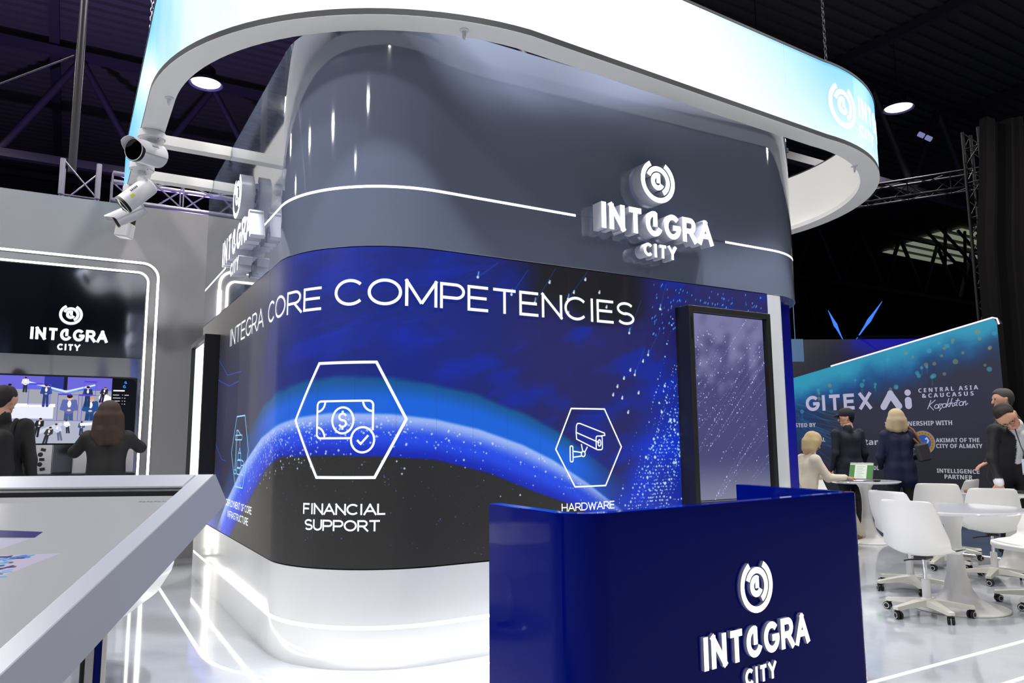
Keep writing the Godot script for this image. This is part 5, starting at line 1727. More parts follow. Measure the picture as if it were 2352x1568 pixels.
	var p6 := person("man in a dark suit and white shirt with badge leaning over the table", Vector3(5.06, 0, -7.6), fdir, j, {"cell": 0.012, "top": lin(0.05, 0.055, 0.105), "bottom": lin(0.06, 0.06, 0.08), "cuff": lin(0.9, 0.9, 0.92), "shirt": lin(0.85, 0.86, 0.88), "collar": lin(0.88, 0.88, 0.9), "haircol": lin(0.12, 0.09, 0.07), "hair": [[Vector3(0, 0.05, -0.035), Vector3(0, 0.055, -0.01), 0.09, 0.085], [Vector3(0, 0.0, -0.06), Vector3(0, -0.03, -0.055), 0.062, 0.05], [Vector3(0, 0.1, 0.02), Vector3(0, 0.1, 0.03), 0.035, 0.03], [Vector3(-0.03, -0.05, 0.10), Vector3(0.03, 0.02, 0.105), 0.092, 0.1, Color.BLACK, 1], [Vector3(-0.09, -0.02, 0.035), Vector3(0.09, -0.02, 0.035), 0.05, 0.05, Color.BLACK, 1]]}, g2)
	glasses(p6, j.head, look(j.look, j.crown))
	var ln_ := M.new()
	ln_.tube(PackedVector3Array([Vector3(-0.05, 1.38, 0.16), Vector3(-0.03, 1.2, 0.22), Vector3(0.0, 1.08, 0.24)]), 0.006, 6)
	ln_.tube(PackedVector3Array([Vector3(0.07, 1.38, 0.14), Vector3(0.05, 1.2, 0.21), Vector3(0.02, 1.08, 0.24)]), 0.006, 6)
	part(p6, "lanyard", ln_, mat(Color(0.25, 0.27, 0.3), 0.6))
	var bd := M.new()
	bd.box(Vector3(0.01, 1.0, 0.245), Vector3(0.105, 0.15, 0.004))
	var bdp := part(p6, "badge", bd, mat(Color(0.78, 0.82, 0.88), 0.3))
	var bl := M.new()
	for i in 4:
		bl.box(Vector3(0.01, 1.05 - i * 0.016, 0.2478), Vector3(0.07 - (i % 2) * 0.02, 0.005, 0.001))
	bl.box(Vector3(0.01, 0.935, 0.2478), Vector3(0.1, 0.012, 0.001))
	part(bdp, "badge_print", bl, mat(Color(0.4, 0.47, 0.55), 0.5))
	# 7 grey haired man behind
	j = stand(1.83)
	j.look = Vector3(0, -0.05, 1)
	j.elr = Vector3(-0.2, 1.18, 0.02); j.wrr = Vector3(-0.17, 1.0, 0.17)
	j.hands = [[j.wrl, Vector3(0, -1, 0.1), Vector3(-1, 0, 0), 0.5], [j.wrr, Vector3(0.05, -0.45, 0.9), Vector3(0, -1, -0.2), 0.35]]
	person("man with short grey hair in dark suit behind the leaning man", Vector3(5.6, 0, -8.55), Vector3(-1.0, 0, -0.2), j, {"top": lin(0.07, 0.07, 0.09), "bottom": lin(0.06, 0.06, 0.07), "haircol": lin(0.25, 0.24, 0.235), "hair": short_hair(), "cell": 0.02}, g2)
func glasses(p: Node3D, hc: Vector3, hb: Basis) -> void:
	var m := M.new()
	for s in [-1.0, 1.0]:
		var pts := PackedVector3Array()
		for i in 13:
			var a := TAU * i / 12
			pts.append(hc + hb * Vector3(s * 0.034 + cos(a) * 0.024, 0.012 + sin(a) * 0.018, 0.1))
		m.tube(pts, 0.0022, 5, -1, false)
		m.tube(PackedVector3Array([hc + hb * Vector3(s * 0.058, 0.016, 0.1), hc + hb * Vector3(s * 0.088, 0.016, 0.0)]), 0.002, 5)
	m.tube(PackedVector3Array([hc + hb * Vector3(-0.01, 0.014, 0.102), hc + hb * Vector3(0.01, 0.014, 0.102)]), 0.002, 5)
	part(p, "glasses", m, MT.black)
# ---------------------------------------------------------------- GITEX wall
func text_part(parent: Node3D, s: String, x0: float, x1: float, y: float, h: float, material: Material, weight := 700) -> void:
	var tm := TextMesh.new()
	var f := SystemFont.new()
	f.font_names = PackedStringArray(["Droid Sans"])
	f.font_weight = weight
	tm.font = f
	tm.text = s
	tm.font_size = 96
	tm.pixel_size = h / (96 * 0.714)
	tm.depth = 0.004
	tm.horizontal_alignment = HORIZONTAL_ALIGNMENT_LEFT
	tm.vertical_alignment = VERTICAL_ALIGNMENT_CENTER
	var o := MeshInstance3D.new()
	o.name = "lettering"
	o.mesh = tm
	o.material_override = material
	parent.add_child(o, true)
	var bb := tm.get_aabb()
	var sx := (x1 - x0) / maxf(bb.size.x, 0.001)
	o.scale = Vector3(sx, h / maxf(bb.size.y, 0.001) if s.to_upper() == s else 1.0, 1)
	o.position = Vector3(x0 - bb.position.x * sx, y - bb.position.y * o.scale.y, 0.012)
func gitex_image() -> Image:
	var w := 512
	var h := 448
	var img := Image.create(w, h, false, Image.FORMAT_RGB8)
	var nz := FastNoiseLite.new()
	nz.seed = 21; nz.frequency = 0.008
	for j in h:
		for i in w:
			var x := float(i) / w
			var y := float(j) / h      # 0 at 3.1 m
			var edge := lerpf(0.22, 0.0, x)
			var d := y - edge + 0.06 * nz.get_noise_2d(i, j)
			var c := Color(0.17, 0.62, 0.76).lerp(Color(0.06, 0.30, 0.56), smoothstep(0.02, 0.17, d))
			c = c.lerp(Color(0.17, 0.17, 0.26), smoothstep(0.1, 0.27, d + 0.1 * x - 0.05))
			c = c.lerp(Color(0.13, 0.13, 0.165), smoothstep(0.3, 0.8, d))
			if x < 0.35:
				c = c.lerp(Color(0.05, 0.20, 0.42), (1.0 - smoothstep(0.0, 0.35, x)) * smoothstep(0.1, 0.25, d) * (1.0 - smoothstep(0.3, 0.6, d)))
			img.set_pixel(i, j, c)
	var rng := RandomNumberGenerator.new()
	rng.seed = 5
	for k in 46:
		var x := rng.randf()
		var y := lerpf(0.22, 0.0, x) + rng.randf_range(0.03, 0.24)
		var c := Color(0.25, 0.66, 0.74, 0.6) if rng.randf() < 0.62 else Color(0.62, 0.58, 0.42, 0.55)
		var r := rng.randf_range(2.5, 6.0)
		if c.g > 0.6 and rng.randf() < 0.6:
			line_on(img, Vector2(x * w, y * h), Vector2(x * w, y * h + r * 4), r * 0.45, Color(c.r, c.g, c.b, 0.12))
		dot_on(img, x * w, y * h, r, c)
	for k in 40:
		var a := Vector2(rng.randf_range(0, 30), rng.randf_range(150, 260))
		line_on(img, a, a + Vector2(rng.randf_range(80, 170), rng.randf_range(20, 80)), 0.6, Color(0.2, 0.45, 0.6, 0.25))
	return img
func build_gitex() -> void:
	var bx := Vector3(0.5736, 0, 0.8192)
	var bs := Basis(bx, Vector3.UP, bx.cross(Vector3.UP))
	var t := thing("event_wall", "dark blue GITEX AI event wall with slanted top edge and partner lettering", "event wall", Vector3(6.925, -0.06, -11.797), bs)
	var pts := [Vector2(-4.2, 0.0), Vector2(0.72, 0.0), Vector2(0.72, 3.06), Vector2(0.68, 3.14), Vector2(-4.2, 2.22)]
	var m := M.new()
	for i in range(1, 4):
		m.tri(Vector3(pts[0].x, pts[0].y, 0), Vector3(pts[i].x, pts[i].y, 0), Vector3(pts[i + 1].x, pts[i + 1].y, 0), Vector3.BACK, Vector3.BACK, Vector3.BACK, guv(pts[0]), guv(pts[i]), guv(pts[i + 1]))
	part(t, "display", m, screen_mat(gitex_image(), 0.8, 0.5))
	var sd := M.new()
	for i in 5:
		var a: Vector2 = pts[i]
		var b: Vector2 = pts[(i + 1) % 5]
		var nn := Vector3(b.y - a.y, a.x - b.x, 0).normalized()
		sd.flat(Vector3(a.x, a.y, -0.002), Vector3(b.x, b.y, -0.002), Vector3(b.x, b.y, -0.2), Vector3(a.x, a.y, -0.2), nn)
	for i in range(1, 4):
		sd.tri(Vector3(pts[0].x, pts[0].y, -0.2), Vector3(pts[i].x, pts[i].y, -0.2), Vector3(pts[i + 1].x, pts[i + 1].y, -0.2), Vector3.FORWARD, Vector3.FORWARD, Vector3.FORWARD)
	part(t, "frame", sd, MT.black)
	var el_ := M.new()
	el_.tube(PackedVector3Array([Vector3(-2.05, 2.64, -0.01), Vector3(0.66, 3.15, -0.01), Vector3(0.72, 3.13, -0.01), Vector3(0.735, 3.04, -0.03)]), 0.012, 8)
	part(t, "edge_light", el_, glow(Color(1.0, 0.82, 1.0), 1.6))
	var wh := glow(Color(0.76, 0.76, 0.88), 0.75)
	var gr := glow(Color(0.72, 0.72, 0.78), 0.75)
	# big letters from strokes
	var big := M.new()
	for a in word_strokes("GITE", -2.59, -1.61, 1.845, 0.28, 0.03, 0.42):
		for pl in a:
			ribbon(big, null, pl, 0.03, 0, 0.008, flat3, flatn)
	for a in [V2([-1.54, 1.845, -1.34, 2.125]), V2([-1.34, 1.845, -1.54, 2.125])]:
		ribbon(big, null, a, 0.03, 0, 0.008, flat3, flatn)
	part(t, "title_lettering", big, wh)
	var ai := M.new()
	for a in [V2([-1.12, 1.87, -0.98, 2.09]), V2([-0.86, 1.87, -1.0, 2.09]), V2([-0.70, 1.87, -0.70, 1.96])]:
		ribbon(ai, null, a, 0.055, 0, 0.008, flat3, flatn)
	for c in [[-1.12, 1.87, 0.055], [-0.86, 1.87, 0.055], [-0.99, 2.085, 0.055], [-0.70, 1.87, 0.055], [-0.70, 1.96, 0.055], [-0.70, 2.085, 0.052]]:
		ai.lathe(PackedVector2Array([Vector2(0, 0.0085), Vector2(c[2], 0.0085)]), Transform3D(Basis(Vector3.RIGHT, PI / 2), Vector3(c[0], c[1], 0)), 24)
	part(t, "title_lettering", ai, wh)
	text_part(t, "C E N T R A L   A S I A", -0.52, 0.38, 2.075, 0.066, wh)
	text_part(t, "& C A U C A S U S", -0.47, 0.31, 1.985, 0.066, wh)
	text_part(t, "HOSTED BY", -2.99, -2.41, 1.555, 0.075, gr)
	text_part(t, "IN PARTNERSHIP WITH", -1.12, -0.04, 1.54, 0.075, gr)
	text_part(t, "AKIMAT OF THE", -0.31, 0.335, 1.272, 0.066, gr)
	text_part(t, "CITY OF ALMATY", -0.31, 0.37, 1.182, 0.066, gr)
	text_part(t, "TAL", -2.40, -2.24, 1.29, 0.075, gr)
	text_part(t, "tan", -1.50, -1.24, 1.23, 0.1, gr)
	text_part(t, "EADL", -1.46, -1.28, 0.81, 0.068, gr)
	text_part(t, "INTELLIGENCE", -0.33, 0.295, 0.795, 0.066, gr)
	text_part(t, "PARTNER", -0.22, 0.19, 0.705, 0.066, gr)
	text_part(t, "SMART", -1.55, -1.33, 0.415, 0.066, gr)
	text_part(t, "re", -0.30, -0.10, 0.43, 0.14, gr)
	# handwritten Kazakhstan
	var kz := M.new()
	var x := -0.40
	var sh := 0.22
	var hand := [[V2([0, 0, 0.03, 0.16]), V2([0.1, 0.16, 0.015, 0.07, 0.1, -0.02])], [el(0.04, 0.035, 0.03, 0.035, 20, 380, 12), V2([0.075, 0.07, 0.075, 0])], [V2([0, 0.07, 0.05, 0.07, 0, 0, 0.05, 0, 0.02, -0.05])], [el(0.035, 0.035, 0.03, 0.035, 20, 380, 12), V2([0.07, 0.07, 0.07, 0])], [V2([0, 0, 0.02, 0.15]), V2([0.05, 0.07, 0.01, 0.035, 0.05, 0])], [V2([0, 0, 0.02, 0.15]), V2([0.005, 0.04, 0.03, 0.07, 0.045, 0.0])], [V2([0.045, 0.07, 0.01, 0.05, 0.04, 0.02, 0.0, 0.0])], [V2([0.02, 0.13, 0.01, 0.02, 0.03, 0.0]), V2([-0.01, 0.09, 0.05, 0.095])], [el(0.035, 0.035, 0.03, 0.035, 20, 380, 12), V2([0.07, 0.07, 0.07, 0])], [V2([0, 0, 0.008, 0.07]), V2([0.005, 0.04, 0.03, 0.07, 0.04, 0.0, 0.07, 0.03])]]
	var adv := [0.11, 0.085, 0.06, 0.08, 0.06, 0.055, 0.05, 0.05, 0.08, 0.07]
	for i in hand.size():
		for pl in hand[i]:
			var q := PackedVector2Array()
			for e in pl:
				q.append(Vector2(x + e.x + e.y * sh, 1.80 + e.y * 0.9 + (x + 0.4) * 0.08))
			ribbon(kz, null, q, 0.006, 0, 0.009, flat3, flatn)
		x += adv[i] * 0.86
	part(t, "script_lettering", kz, wh)
	# round city seal
	var rings := [[0.19, 0.0085, Color(0.42, 0.55, 0.66)], [0.175, 0.009, Color(0.66, 0.48, 0.16)], [0.125, 0.0095, Color(0.10, 0.32, 0.66)]]
	var se := Node3D.new()
	se.name = "city_seal"
	t.add_child(se)
	se.position = Vector3(-0.51, 1.27, 0)
	for r in rings:
		var d := M.new()
		d.lathe(PackedVector2Array([Vector2(0, r[1]), Vector2(r[0], r[1])]), Transform3D(Basis(Vector3.RIGHT, PI / 2), Vector3.ZERO), 32)
		part(se, "seal_ring", d, glow(r[2], 0.8))
	var cat := M.new()
	for pl in [V2([-0.05, -0.07, 0.0, -0.03, 0.06, -0.03, 0.075, -0.07]), V2([0.05, -0.03, 0.085, 0.03, 0.06, 0.07, 0.035, 0.05]), V2([-0.02, -0.03, -0.06, 0.0]), V2([0.02, -0.04, 0.01, -0.09])]:
		ribbon(cat, null, pl, 0.012, 0, 0.0105, flat3, flatn)
	part(se, "seal_figure", cat, wh)
	var dots := M.new()
	for i in 20:
		var a := TAU * i / 20
		dots.lathe(PackedVector2Array([Vector2(0, 0.0102), Vector2(0.011, 0.0102)]), Transform3D(Basis(Vector3.RIGHT, PI / 2), Vector3(cos(a) * 0.15, sin(a) * 0.15, 0)), 8)
	part(se, "seal_dot", dots, glow(Color(0.65, 0.22, 0.12), 0.7))
func guv(p: Vector2) -> Vector2:
	return Vector2((p.x + 2.95) / 3.67, 1.0 - p.y / 3.14)

# ---------------------------------------------------------------- hall
func box_truss(label: String, a: Vector3, b: Vector3, w: float, material: Material, group := "") -> void:
	var d := (b - a).normalized()
	var s := d.cross(Vector3.UP)
	s = s.normalized() if s.length() > 0.1 else DU
	var n := s.cross(d).normalized()
	var ln := a.distance_to(b)
	var t := thing("box_truss", label, "truss", a, Basis.IDENTITY, group)
	var cs := [s * w / 2 + n * w / 2, -s * w / 2 + n * w / 2, -s * w / 2 - n * w / 2, s * w / 2 - n * w / 2]
	for c in cs:
		var m := M.new()
		m.tube(PackedVector3Array([c, c + d * ln]), 0.032, 10)
		part(t, "chord", m, material)
	var k := maxi(1, int(round(ln / (w * 1.15))))
	for f in 4:
		for i in k:
			var m := M.new()
			var p := d * ln * i / k
			var q := d * ln * (i + 1) / k
			if i % 2 == 0:
				m.tube(PackedVector3Array([cs[f] + p, cs[(f + 1) % 4] + q]), 0.011, 6)
			else:
				m.tube(PackedVector3Array([cs[(f + 1) % 4] + p, cs[f] + q]), 0.011, 6)
			if i % 2 == 0:
				m.tube(PackedVector3Array([cs[f] + p, cs[(f + 1) % 4] + p]), 0.011, 6)
			part(t, "brace", m, material)
func build_hall() -> void:
	var fl := M.new()
	fl.box(Vector3(2, -0.16, -16), Vector3(66, 0.2, 72))
	single("hall_floor", fl, MT.carpet, "blue hall carpet beyond the white booth floor", "floor", "", "structure")
	var pf := M.new()
	pf.box(W(-0.7, -0.03, 1.51), Vector3(16.64, 0.06, 7.42), BU)
	single("floor", pf, MT.floor, "glossy white raised booth floor", "floor", "", "structure")
	var ai := M.new()
	ai.box(W(0, -0.055, -8.2), Vector3(30, 0.012, 12.0), BU)
	single("floor_aisle", ai, MT.aisle, "grey aisle flooring in front of the white booth floor", "floor", "", "structure")
	# ceiling deck with ribs
	var ce := M.new()
	ce.box(Vector3(2, 11.5, -16), Vector3(66, 0.2, 72))
	var ceil_ := single("ceiling", ce, MT.deck, "dark corrugated hall roof", "ceiling", "", "structure")
	var rib := M.new()
	rib.box(Vector3.ZERO, Vector3(46, 0.09, 0.12))
	var rm := rib.mesh()
	for i in 110:
		var o := MeshInstance3D.new()
		o.name = "deck_rib"
		o.mesh = rm
		o.material_override = MT.deck
		ceil_.add_child(o, true)
		o.transform = ceil_.global_transform.affine_inverse() * Transform3D(BU, W(3, 11.36, 3.0 + i * 0.36))
	for e in [["wall_left", Vector3(-31, 5.7, -16), Vector3(0.3, 11.6, 72)], ["wall_right", Vector3(35, 5.7, -16), Vector3(0.3, 11.6, 72)], ["wall_far", Vector3(2, 5.7, -52), Vector3(66, 11.6, 0.3)], ["wall_near", Vector3(2, 5.7, 20), Vector3(66, 11.6, 0.3)]]:
		var m := M.new()
		m.box(e[1], e[2])
		single(e[0], m, MT.hallwall if e[0] != "wall_near" else mat(Color(0.6, 0.63, 0.72), 0.8), "dark hall wall" if e[0] != "wall_near" else "blue grey hall wall behind the camera", "wall", "", "structure")
	# roof trusses along u
	for tv in [[7.5, "steel roof truss nearest above the booth"], [16.5, "steel roof truss in the middle distance"], [27.0, "steel roof truss far back in the hall"]]:
		var v: float = tv[0]
		var t := thing("roof_truss", tv[1], "truss", W(3, 8.0, v), Basis.IDENTITY, "steel roof trusses")
		for y in [8.1, 10.9]:
			var m := M.new()
			m.box(W(12, y, v), Vector3(68, 0.2, 0.2), BU)
			wpart(t, "chord", m, MT.steel)
		for i in 21:
			var x0 := -20 + i * 3.1
			var m := M.new()
			m.tube(PackedVector3Array([W(x0, 10.8, v), W(x0 + 1.55, 8.15, v)]), 0.09, 8)
			wpart(t, "diagonal", m, MT.steel)
			var m2 := M.new()
			m2.tube(PackedVector3Array([W(x0 + 1.55, 8.15, v), W(x0 + 3.1, 10.8, v)]), 0.09, 8)
			wpart(t, "diagonal", m2, MT.steel)
	for i in 7:
		var m := M.new()
		m.box(W(-14 + i * 6.0, 11.2, 22), Vector3(0.22, 0.24, 40), BU)
		single("roof_beam", m, MT.steel, "dark roof beam running away from the camera, number %s from the left" % ["one", "two", "three", "four", "five", "six", "seven"][i], "beam", "roof beams")
	var pp := M.new()
	pp.tube(PackedVector3Array([Vector3(-5.85, 4.87, -9.6), Vector3(-5.85, 11.2, -9.6)]), 0.05, 12)
	single("hanger_pipe", pp, mat(Color(0.1, 0.095, 0.14), 0.5), "vertical hanger pipe above the aluminium truss corner", "pipe")
	var wr := M.new()
	wr.tube(PackedVector3Array([Vector3(-5.9, 6.5, -9.55), Vector3(-9.5, 4.6, -9.0)]), 0.012, 6)
	single("stay_cable", wr, mat(Color(0.3, 0.3, 0.32), 0.5), "thin stay cable running left from the hanger pipe", "cable")
	# aluminium truss behind the back wall
	var c0 := Vector3(-5.55, 4.60, -9.3)
	box_truss("upright aluminium truss leg behind the grey wall", Vector3(c0.x, -0.06, c0.z), c0 + Vector3(0, -0.25, 0), 0.34, MT.truss, "aluminium trusses")
	box_truss("aluminium truss corner block above the grey wall", c0 + Vector3(0, -0.22, 0), c0 + Vector3(0, 0.24, 0), 0.4, MT.truss, "aluminium trusses")
	box_truss("aluminium truss running behind the ring towards the fascia", c0 + DU * 0.36 + Vector3(0, -0.02, 0), c0 + DU * 4.6 + Vector3(0, -0.02, 0), 0.36, MT.truss, "aluminium trusses")
	box_truss("dark truss tower beside the black drape", Vector3(9.2, -0.06, -14.2), Vector3(9.2, 7.3, -14.2), 0.3, MT.dark, "dark trusses")
	box_truss("long dark lighting truss high on the right", Vector3(5.0, 7.3, -20.5), Vector3(16.0, 7.3, -14.0), 0.4, MT.dark, "dark trusses")
	# black drape
	var dr := M.new()
	var k := 60
	var prev := []
	for i in k + 1:
		var f := float(i) / k
		var x := lerpf(8.55, 12.5, f)
		var z := -13.4 + 0.12 * sin(f * 44.0) + 0.05 * sin(f * 101.0)
		var row := []
		for jj in 7:
			var y := lerpf(-0.06, 7.2, jj / 6.0)
			row.append(Vector3(x - 0.25 * (1.0 - y / 7.2) * (1.0 - f) * 0.3 + (0.25 * smoothstep(4.5, 7.2, y)) * (1.0 - f), y, z))
		if i > 0:
			var nn: Vector3 = (row[0] - prev[0]).cross(Vector3.UP).normalized()
			for jj in 6:
				dr.quad(prev[jj], row[jj], row[jj + 1], prev[jj + 1], nn, nn, nn, nn)
		prev = row
	single("black_drape", dr, mat(Color(0.1, 0.095, 0.1), 0.98, 0.0, 0.1), "tall black pleated drape at the right edge", "drape")
	# stands across the aisle, behind the camera
	for e in [[-7.0, -15.0, 9.0, "pale blue neighbouring stand across the aisle, left of the camera", Color(0.42, 0.47, 0.6)], [5.0, -17.0, 10.0, "light grey neighbouring stand across the aisle behind the camera", Color(0.6, 0.61, 0.64)], [17.0, -14.0, 8.0, "dark blue neighbouring stand across the aisle, right of the camera", Color(0.25, 0.28, 0.42)]]:
		var ns := thing("neighbour_stand", e[3], "stand", W(e[0], -0.05, e[1]), BU)
		var nm := mat(e[4], 0.5)
		for q in [["back_wall", Vector3(0, 1.9, -0.1), Vector3(e[2], 3.8, 0.12)], ["side_wall", Vector3(float(e[2]) * -0.5, 1.9, 1.3), Vector3(0.12, 3.8, 2.6)], ["header", Vector3(0, 4.25, 1.6), Vector3(float(e[2]) * 0.96, 0.9, 2.2)], ["counter", Vector3(1.0, 0.525, 2.2), Vector3(1.6, 1.05, 0.5)]]:
			var m := M.new()
			m.box(q[1], q[2], Basis.IDENTITY, 0.01)
			part(ns, q[0], m, nm)
	var rb := thing("roof_bracing", "dark crossed roof bracing before the pale roof sheets", "bracing", W(33.5, 9.0, 14.5))
	for i in 6:
		for q in [[W(31.0 + i * 1.6, 8.1, 13.6), W(33.2 + i * 1.6, 10.9, 14.6)], [W(33.2 + i * 1.6, 8.1, 13.6), W(31.0 + i * 1.6, 10.9, 14.6)]]:
			var m := M.new()
			m.tube(PackedVector3Array(q), 0.07, 6)
			wpart(rb, "brace", m, MT.dark)
	# far right: glowing strips stand in for lamp light on the roof deck
	var rl := thing("lit_roof_deck", "lamp lit pale roof deck shown as glowing strips behind dark trusses, far right", "skylight", Vector3(22, 11.3, -36))
	var sheet := glow(Color(0.62, 0.65, 0.57), 0.5)
	for i in 9:
		var m := M.new()
		m.box(W(39.5, 11.30, 19.6 - i * 0.85) , Vector3(8.5 - absf(i - 4) * 0.6, 0.03, 0.46), BU)
		wpart(rl, "roof_sheet", m, sheet)
	# blue light streaks, built as glowing blades, on a stage wall far behind
	var sw := M.new()
	sw.box(Vector3(14.0, 2.3, -25.7), Vector3(9.0, 4.72, 0.3), Basis(Vector3.UP, 0.0))
	single("stage_wall", sw, mat(Color(0.4, 0.4, 0.44), 0.9), "dark stage wall far behind the event wall", "wall", "", "structure")
	for b in [[Vector3(11.9, 4.66, -25.7), Vector3(12.9, 6.0, -25.7), "slanted blue white light streak built as a glowing blade above the event wall"], [Vector3(11.45, 4.66, -25.7), Vector3(11.0, 5.7, -25.7), "short blue light streak built as a glowing blade beside the slanted one"]]:
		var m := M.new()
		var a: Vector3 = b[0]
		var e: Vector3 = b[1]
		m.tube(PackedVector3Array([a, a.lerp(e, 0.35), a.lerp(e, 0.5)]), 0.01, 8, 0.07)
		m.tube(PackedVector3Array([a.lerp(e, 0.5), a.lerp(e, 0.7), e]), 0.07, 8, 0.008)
		single("light_streak", m, glow(Color(0.25, 0.5, 1.0), 1.1), b[2], "light", "blue light streaks")
	var ba := thing("wash_batten", "blue wash batten light along the top of the far stage wall", "light", Vector3(14.2, 4.66, -25.2))
	var bh := M.new()
	bh.box(Vector3(0, 0.05, 0), Vector3(5.0, 0.06, 0.08))
	for x in [-2.2, 0.0, 2.2]:
		bh.box(Vector3(x, 0.03, -0.25), Vector3(0.05, 0.05, 0.5))
	part(ba, "housing", bh, MT.black)
	area(Vector3(14.2, 4.66, -25.2), Vector3(0, -0.7, -0.5), Vector3.RIGHT, 5.0, 0.06, Color(0.05, 0.07, 1.0), 2.6)
	var pn := M.new()
	pn.box(Vector3(6.86, 3.4, -18), Vector3(0.36, 0.55, 0.05))
	pn.tube(PackedVector3Array([Vector3(6.86, 3.6, -18), Vector3(6.86, 11.42, -18)]), 0.01, 6)
	single("hanging_banner", pn, mat(Color(0.35, 0.5, 0.65), 0.7), "small pale blue banner hanging right of the blue end panel", "banner")
	var sp := thing("twin_spotlight", "small twin spotlight glinting on the dark lighting truss", "light", Vector3(11.4, 9.7, -20))
	for s in [0.0, 0.2]:
		var m := M.new()
		m.tube(PackedVector3Array([Vector3(s, -s * 0.5, 0), Vector3(s + 0.14, -s * 0.5 - 0.07, 0)]), 0.07, 10)
		part(sp, "head", m, glow(Color(0.6, 0.62, 0.85), 0.6))
	for p in [[Vector3(-4.6, 3.4, -10.6), Vector3(-0.1, 1.0, -0.1), 12.0], [Vector3(-7.6, 3.4, -12.0), Vector3(0.0, 1.0, -0.25), 60.0]]:
		var wl := thing("wash_light", "violet wash light hidden behind the grey back wall", "light", p[0], Basis.IDENTITY, "violet wash lights")
		var hm := M.new()
		hm.lathe(PackedVector2Array([Vector2(0, -0.2), Vector2(0.1, -0.2), Vector2(0.11, -0.03), Vector2(0.1, -0.02)]), Transform3D.IDENTITY, 16)
		hm.tube(PackedVector3Array([Vector3(0, -0.2, 0), Vector3(0, -3.45, 0)]), 0.025, 8)
		part(wl, "housing", hm, MT.black)
		var lm := M.new()
		lm.lathe(PackedVector2Array([Vector2(0.1, -0.02), Vector2(0, -0.02)]), Transform3D.IDENTITY, 16)
		part(wl, "lens", lm, glow(Color(0.5, 0.4, 1.0), 2.0))
		var sl := SpotLight3D.new()
		sl.name = "wash_beam"
		sl.light_color = Color(0.72, 0.62, 1.0)
		sl.light_energy = p[2]
		sl.spot_angle = 60
		sl.spot_angle_attenuation = 0.8
		sl.spot_range = 40
		sl.spot_attenuation = 2.0
		sl.light_size = 0.1
		sl.shadow_enabled = true
		wl.add_child(sl)
		sl.basis = look(-(p[1] as Vector3), Vector3.RIGHT)
	# floor light lines
	var paths := [[join([V2([-0.35, 5.15, -0.35, 0.97]), arc(Vector2(0.76, 0.97), 1.11, 180, 270, 20), V2([3.3, -0.14])]), "white floor light line curving around the plinth"], [V2([2.05, -1.52, 7.6, -1.52]), "white floor light line near the chairs at the lower right"], [V2([2.05, -1.9, 7.6, -1.9]), "white light line along the front edge of the booth floor"], [V2([7.57, 5.1, 7.57, -2.1]), "white floor light line along the far edge of the booth floor"]]
	for p in paths:
		var m := M.new()
		sweep(m, p[0], rect_sec(-0.011, 0.011, 0.0002, 0.0022))
		single("floor_light_line", m, MT.strip, p[1], "light", "floor light lines")
func high_bay(at: Vector3, label: String, e: float) -> void:
	var t := thing("high_bay_lamp", label, "lamp", at, Basis.IDENTITY, "high bay hall lamps")
	var hd := M.new()
	hd.lathe(PackedVector2Array([Vector2(0, 0.42), Vector2(0.14, 0.42), Vector2(0.2, 0.36), Vector2(0.2, 0.2), Vector2(0.15, 0.17)]), Transform3D.IDENTITY, 20)
	part(t, "driver_housing", hd, MT.dark)
	var rf := M.new()
	rf.lathe(PackedVector2Array([Vector2(0.15, 0.18), Vector2(0.24, 0.12), Vector2(0.36, 0.0), Vector2(0.37, -0.004), Vector2(0.35, 0.0), Vector2(0.23, 0.11), Vector2(0.15, 0.16)]), Transform3D.IDENTITY, 28)
	part(t, "reflector", rf, mat(Color(0.35, 0.34, 0.5), 0.3))
	var gl := M.new()
	gl.lathe(PackedVector2Array([Vector2(0.0, 0.05), Vector2(0.2, 0.05), Vector2(0.31, 0.035)]), Transform3D.IDENTITY, 28)
	part(t, "lamp_glass", gl, glow(Color(1.0, 0.97, 0.92), 4.0))
	var cd := M.new()
	cd.tube(PackedVector3Array([Vector3(0, 0.42, 0), Vector3(0, 11.4 - at.y, 0)]), 0.012, 6)
	part(t, "cord", cd, MT.dark)
	var l := SpotLight3D.new()
	l.name = "lamp_beam"
	l.light_color = Color(1.0, 0.985, 0.975)
	l.light_energy = e
	l.spot_angle = 78
	l.spot_angle_attenuation = 0.6
	l.spot_range = 60
	l.spot_attenuation = 2.0
	l.light_size = 0.3
	l.shadow_enabled = true
	t.add_child(l)
	l.position = Vector3(0, -0.03, 0)
	l.rotation = Vector3(-PI / 2, 0, 0)
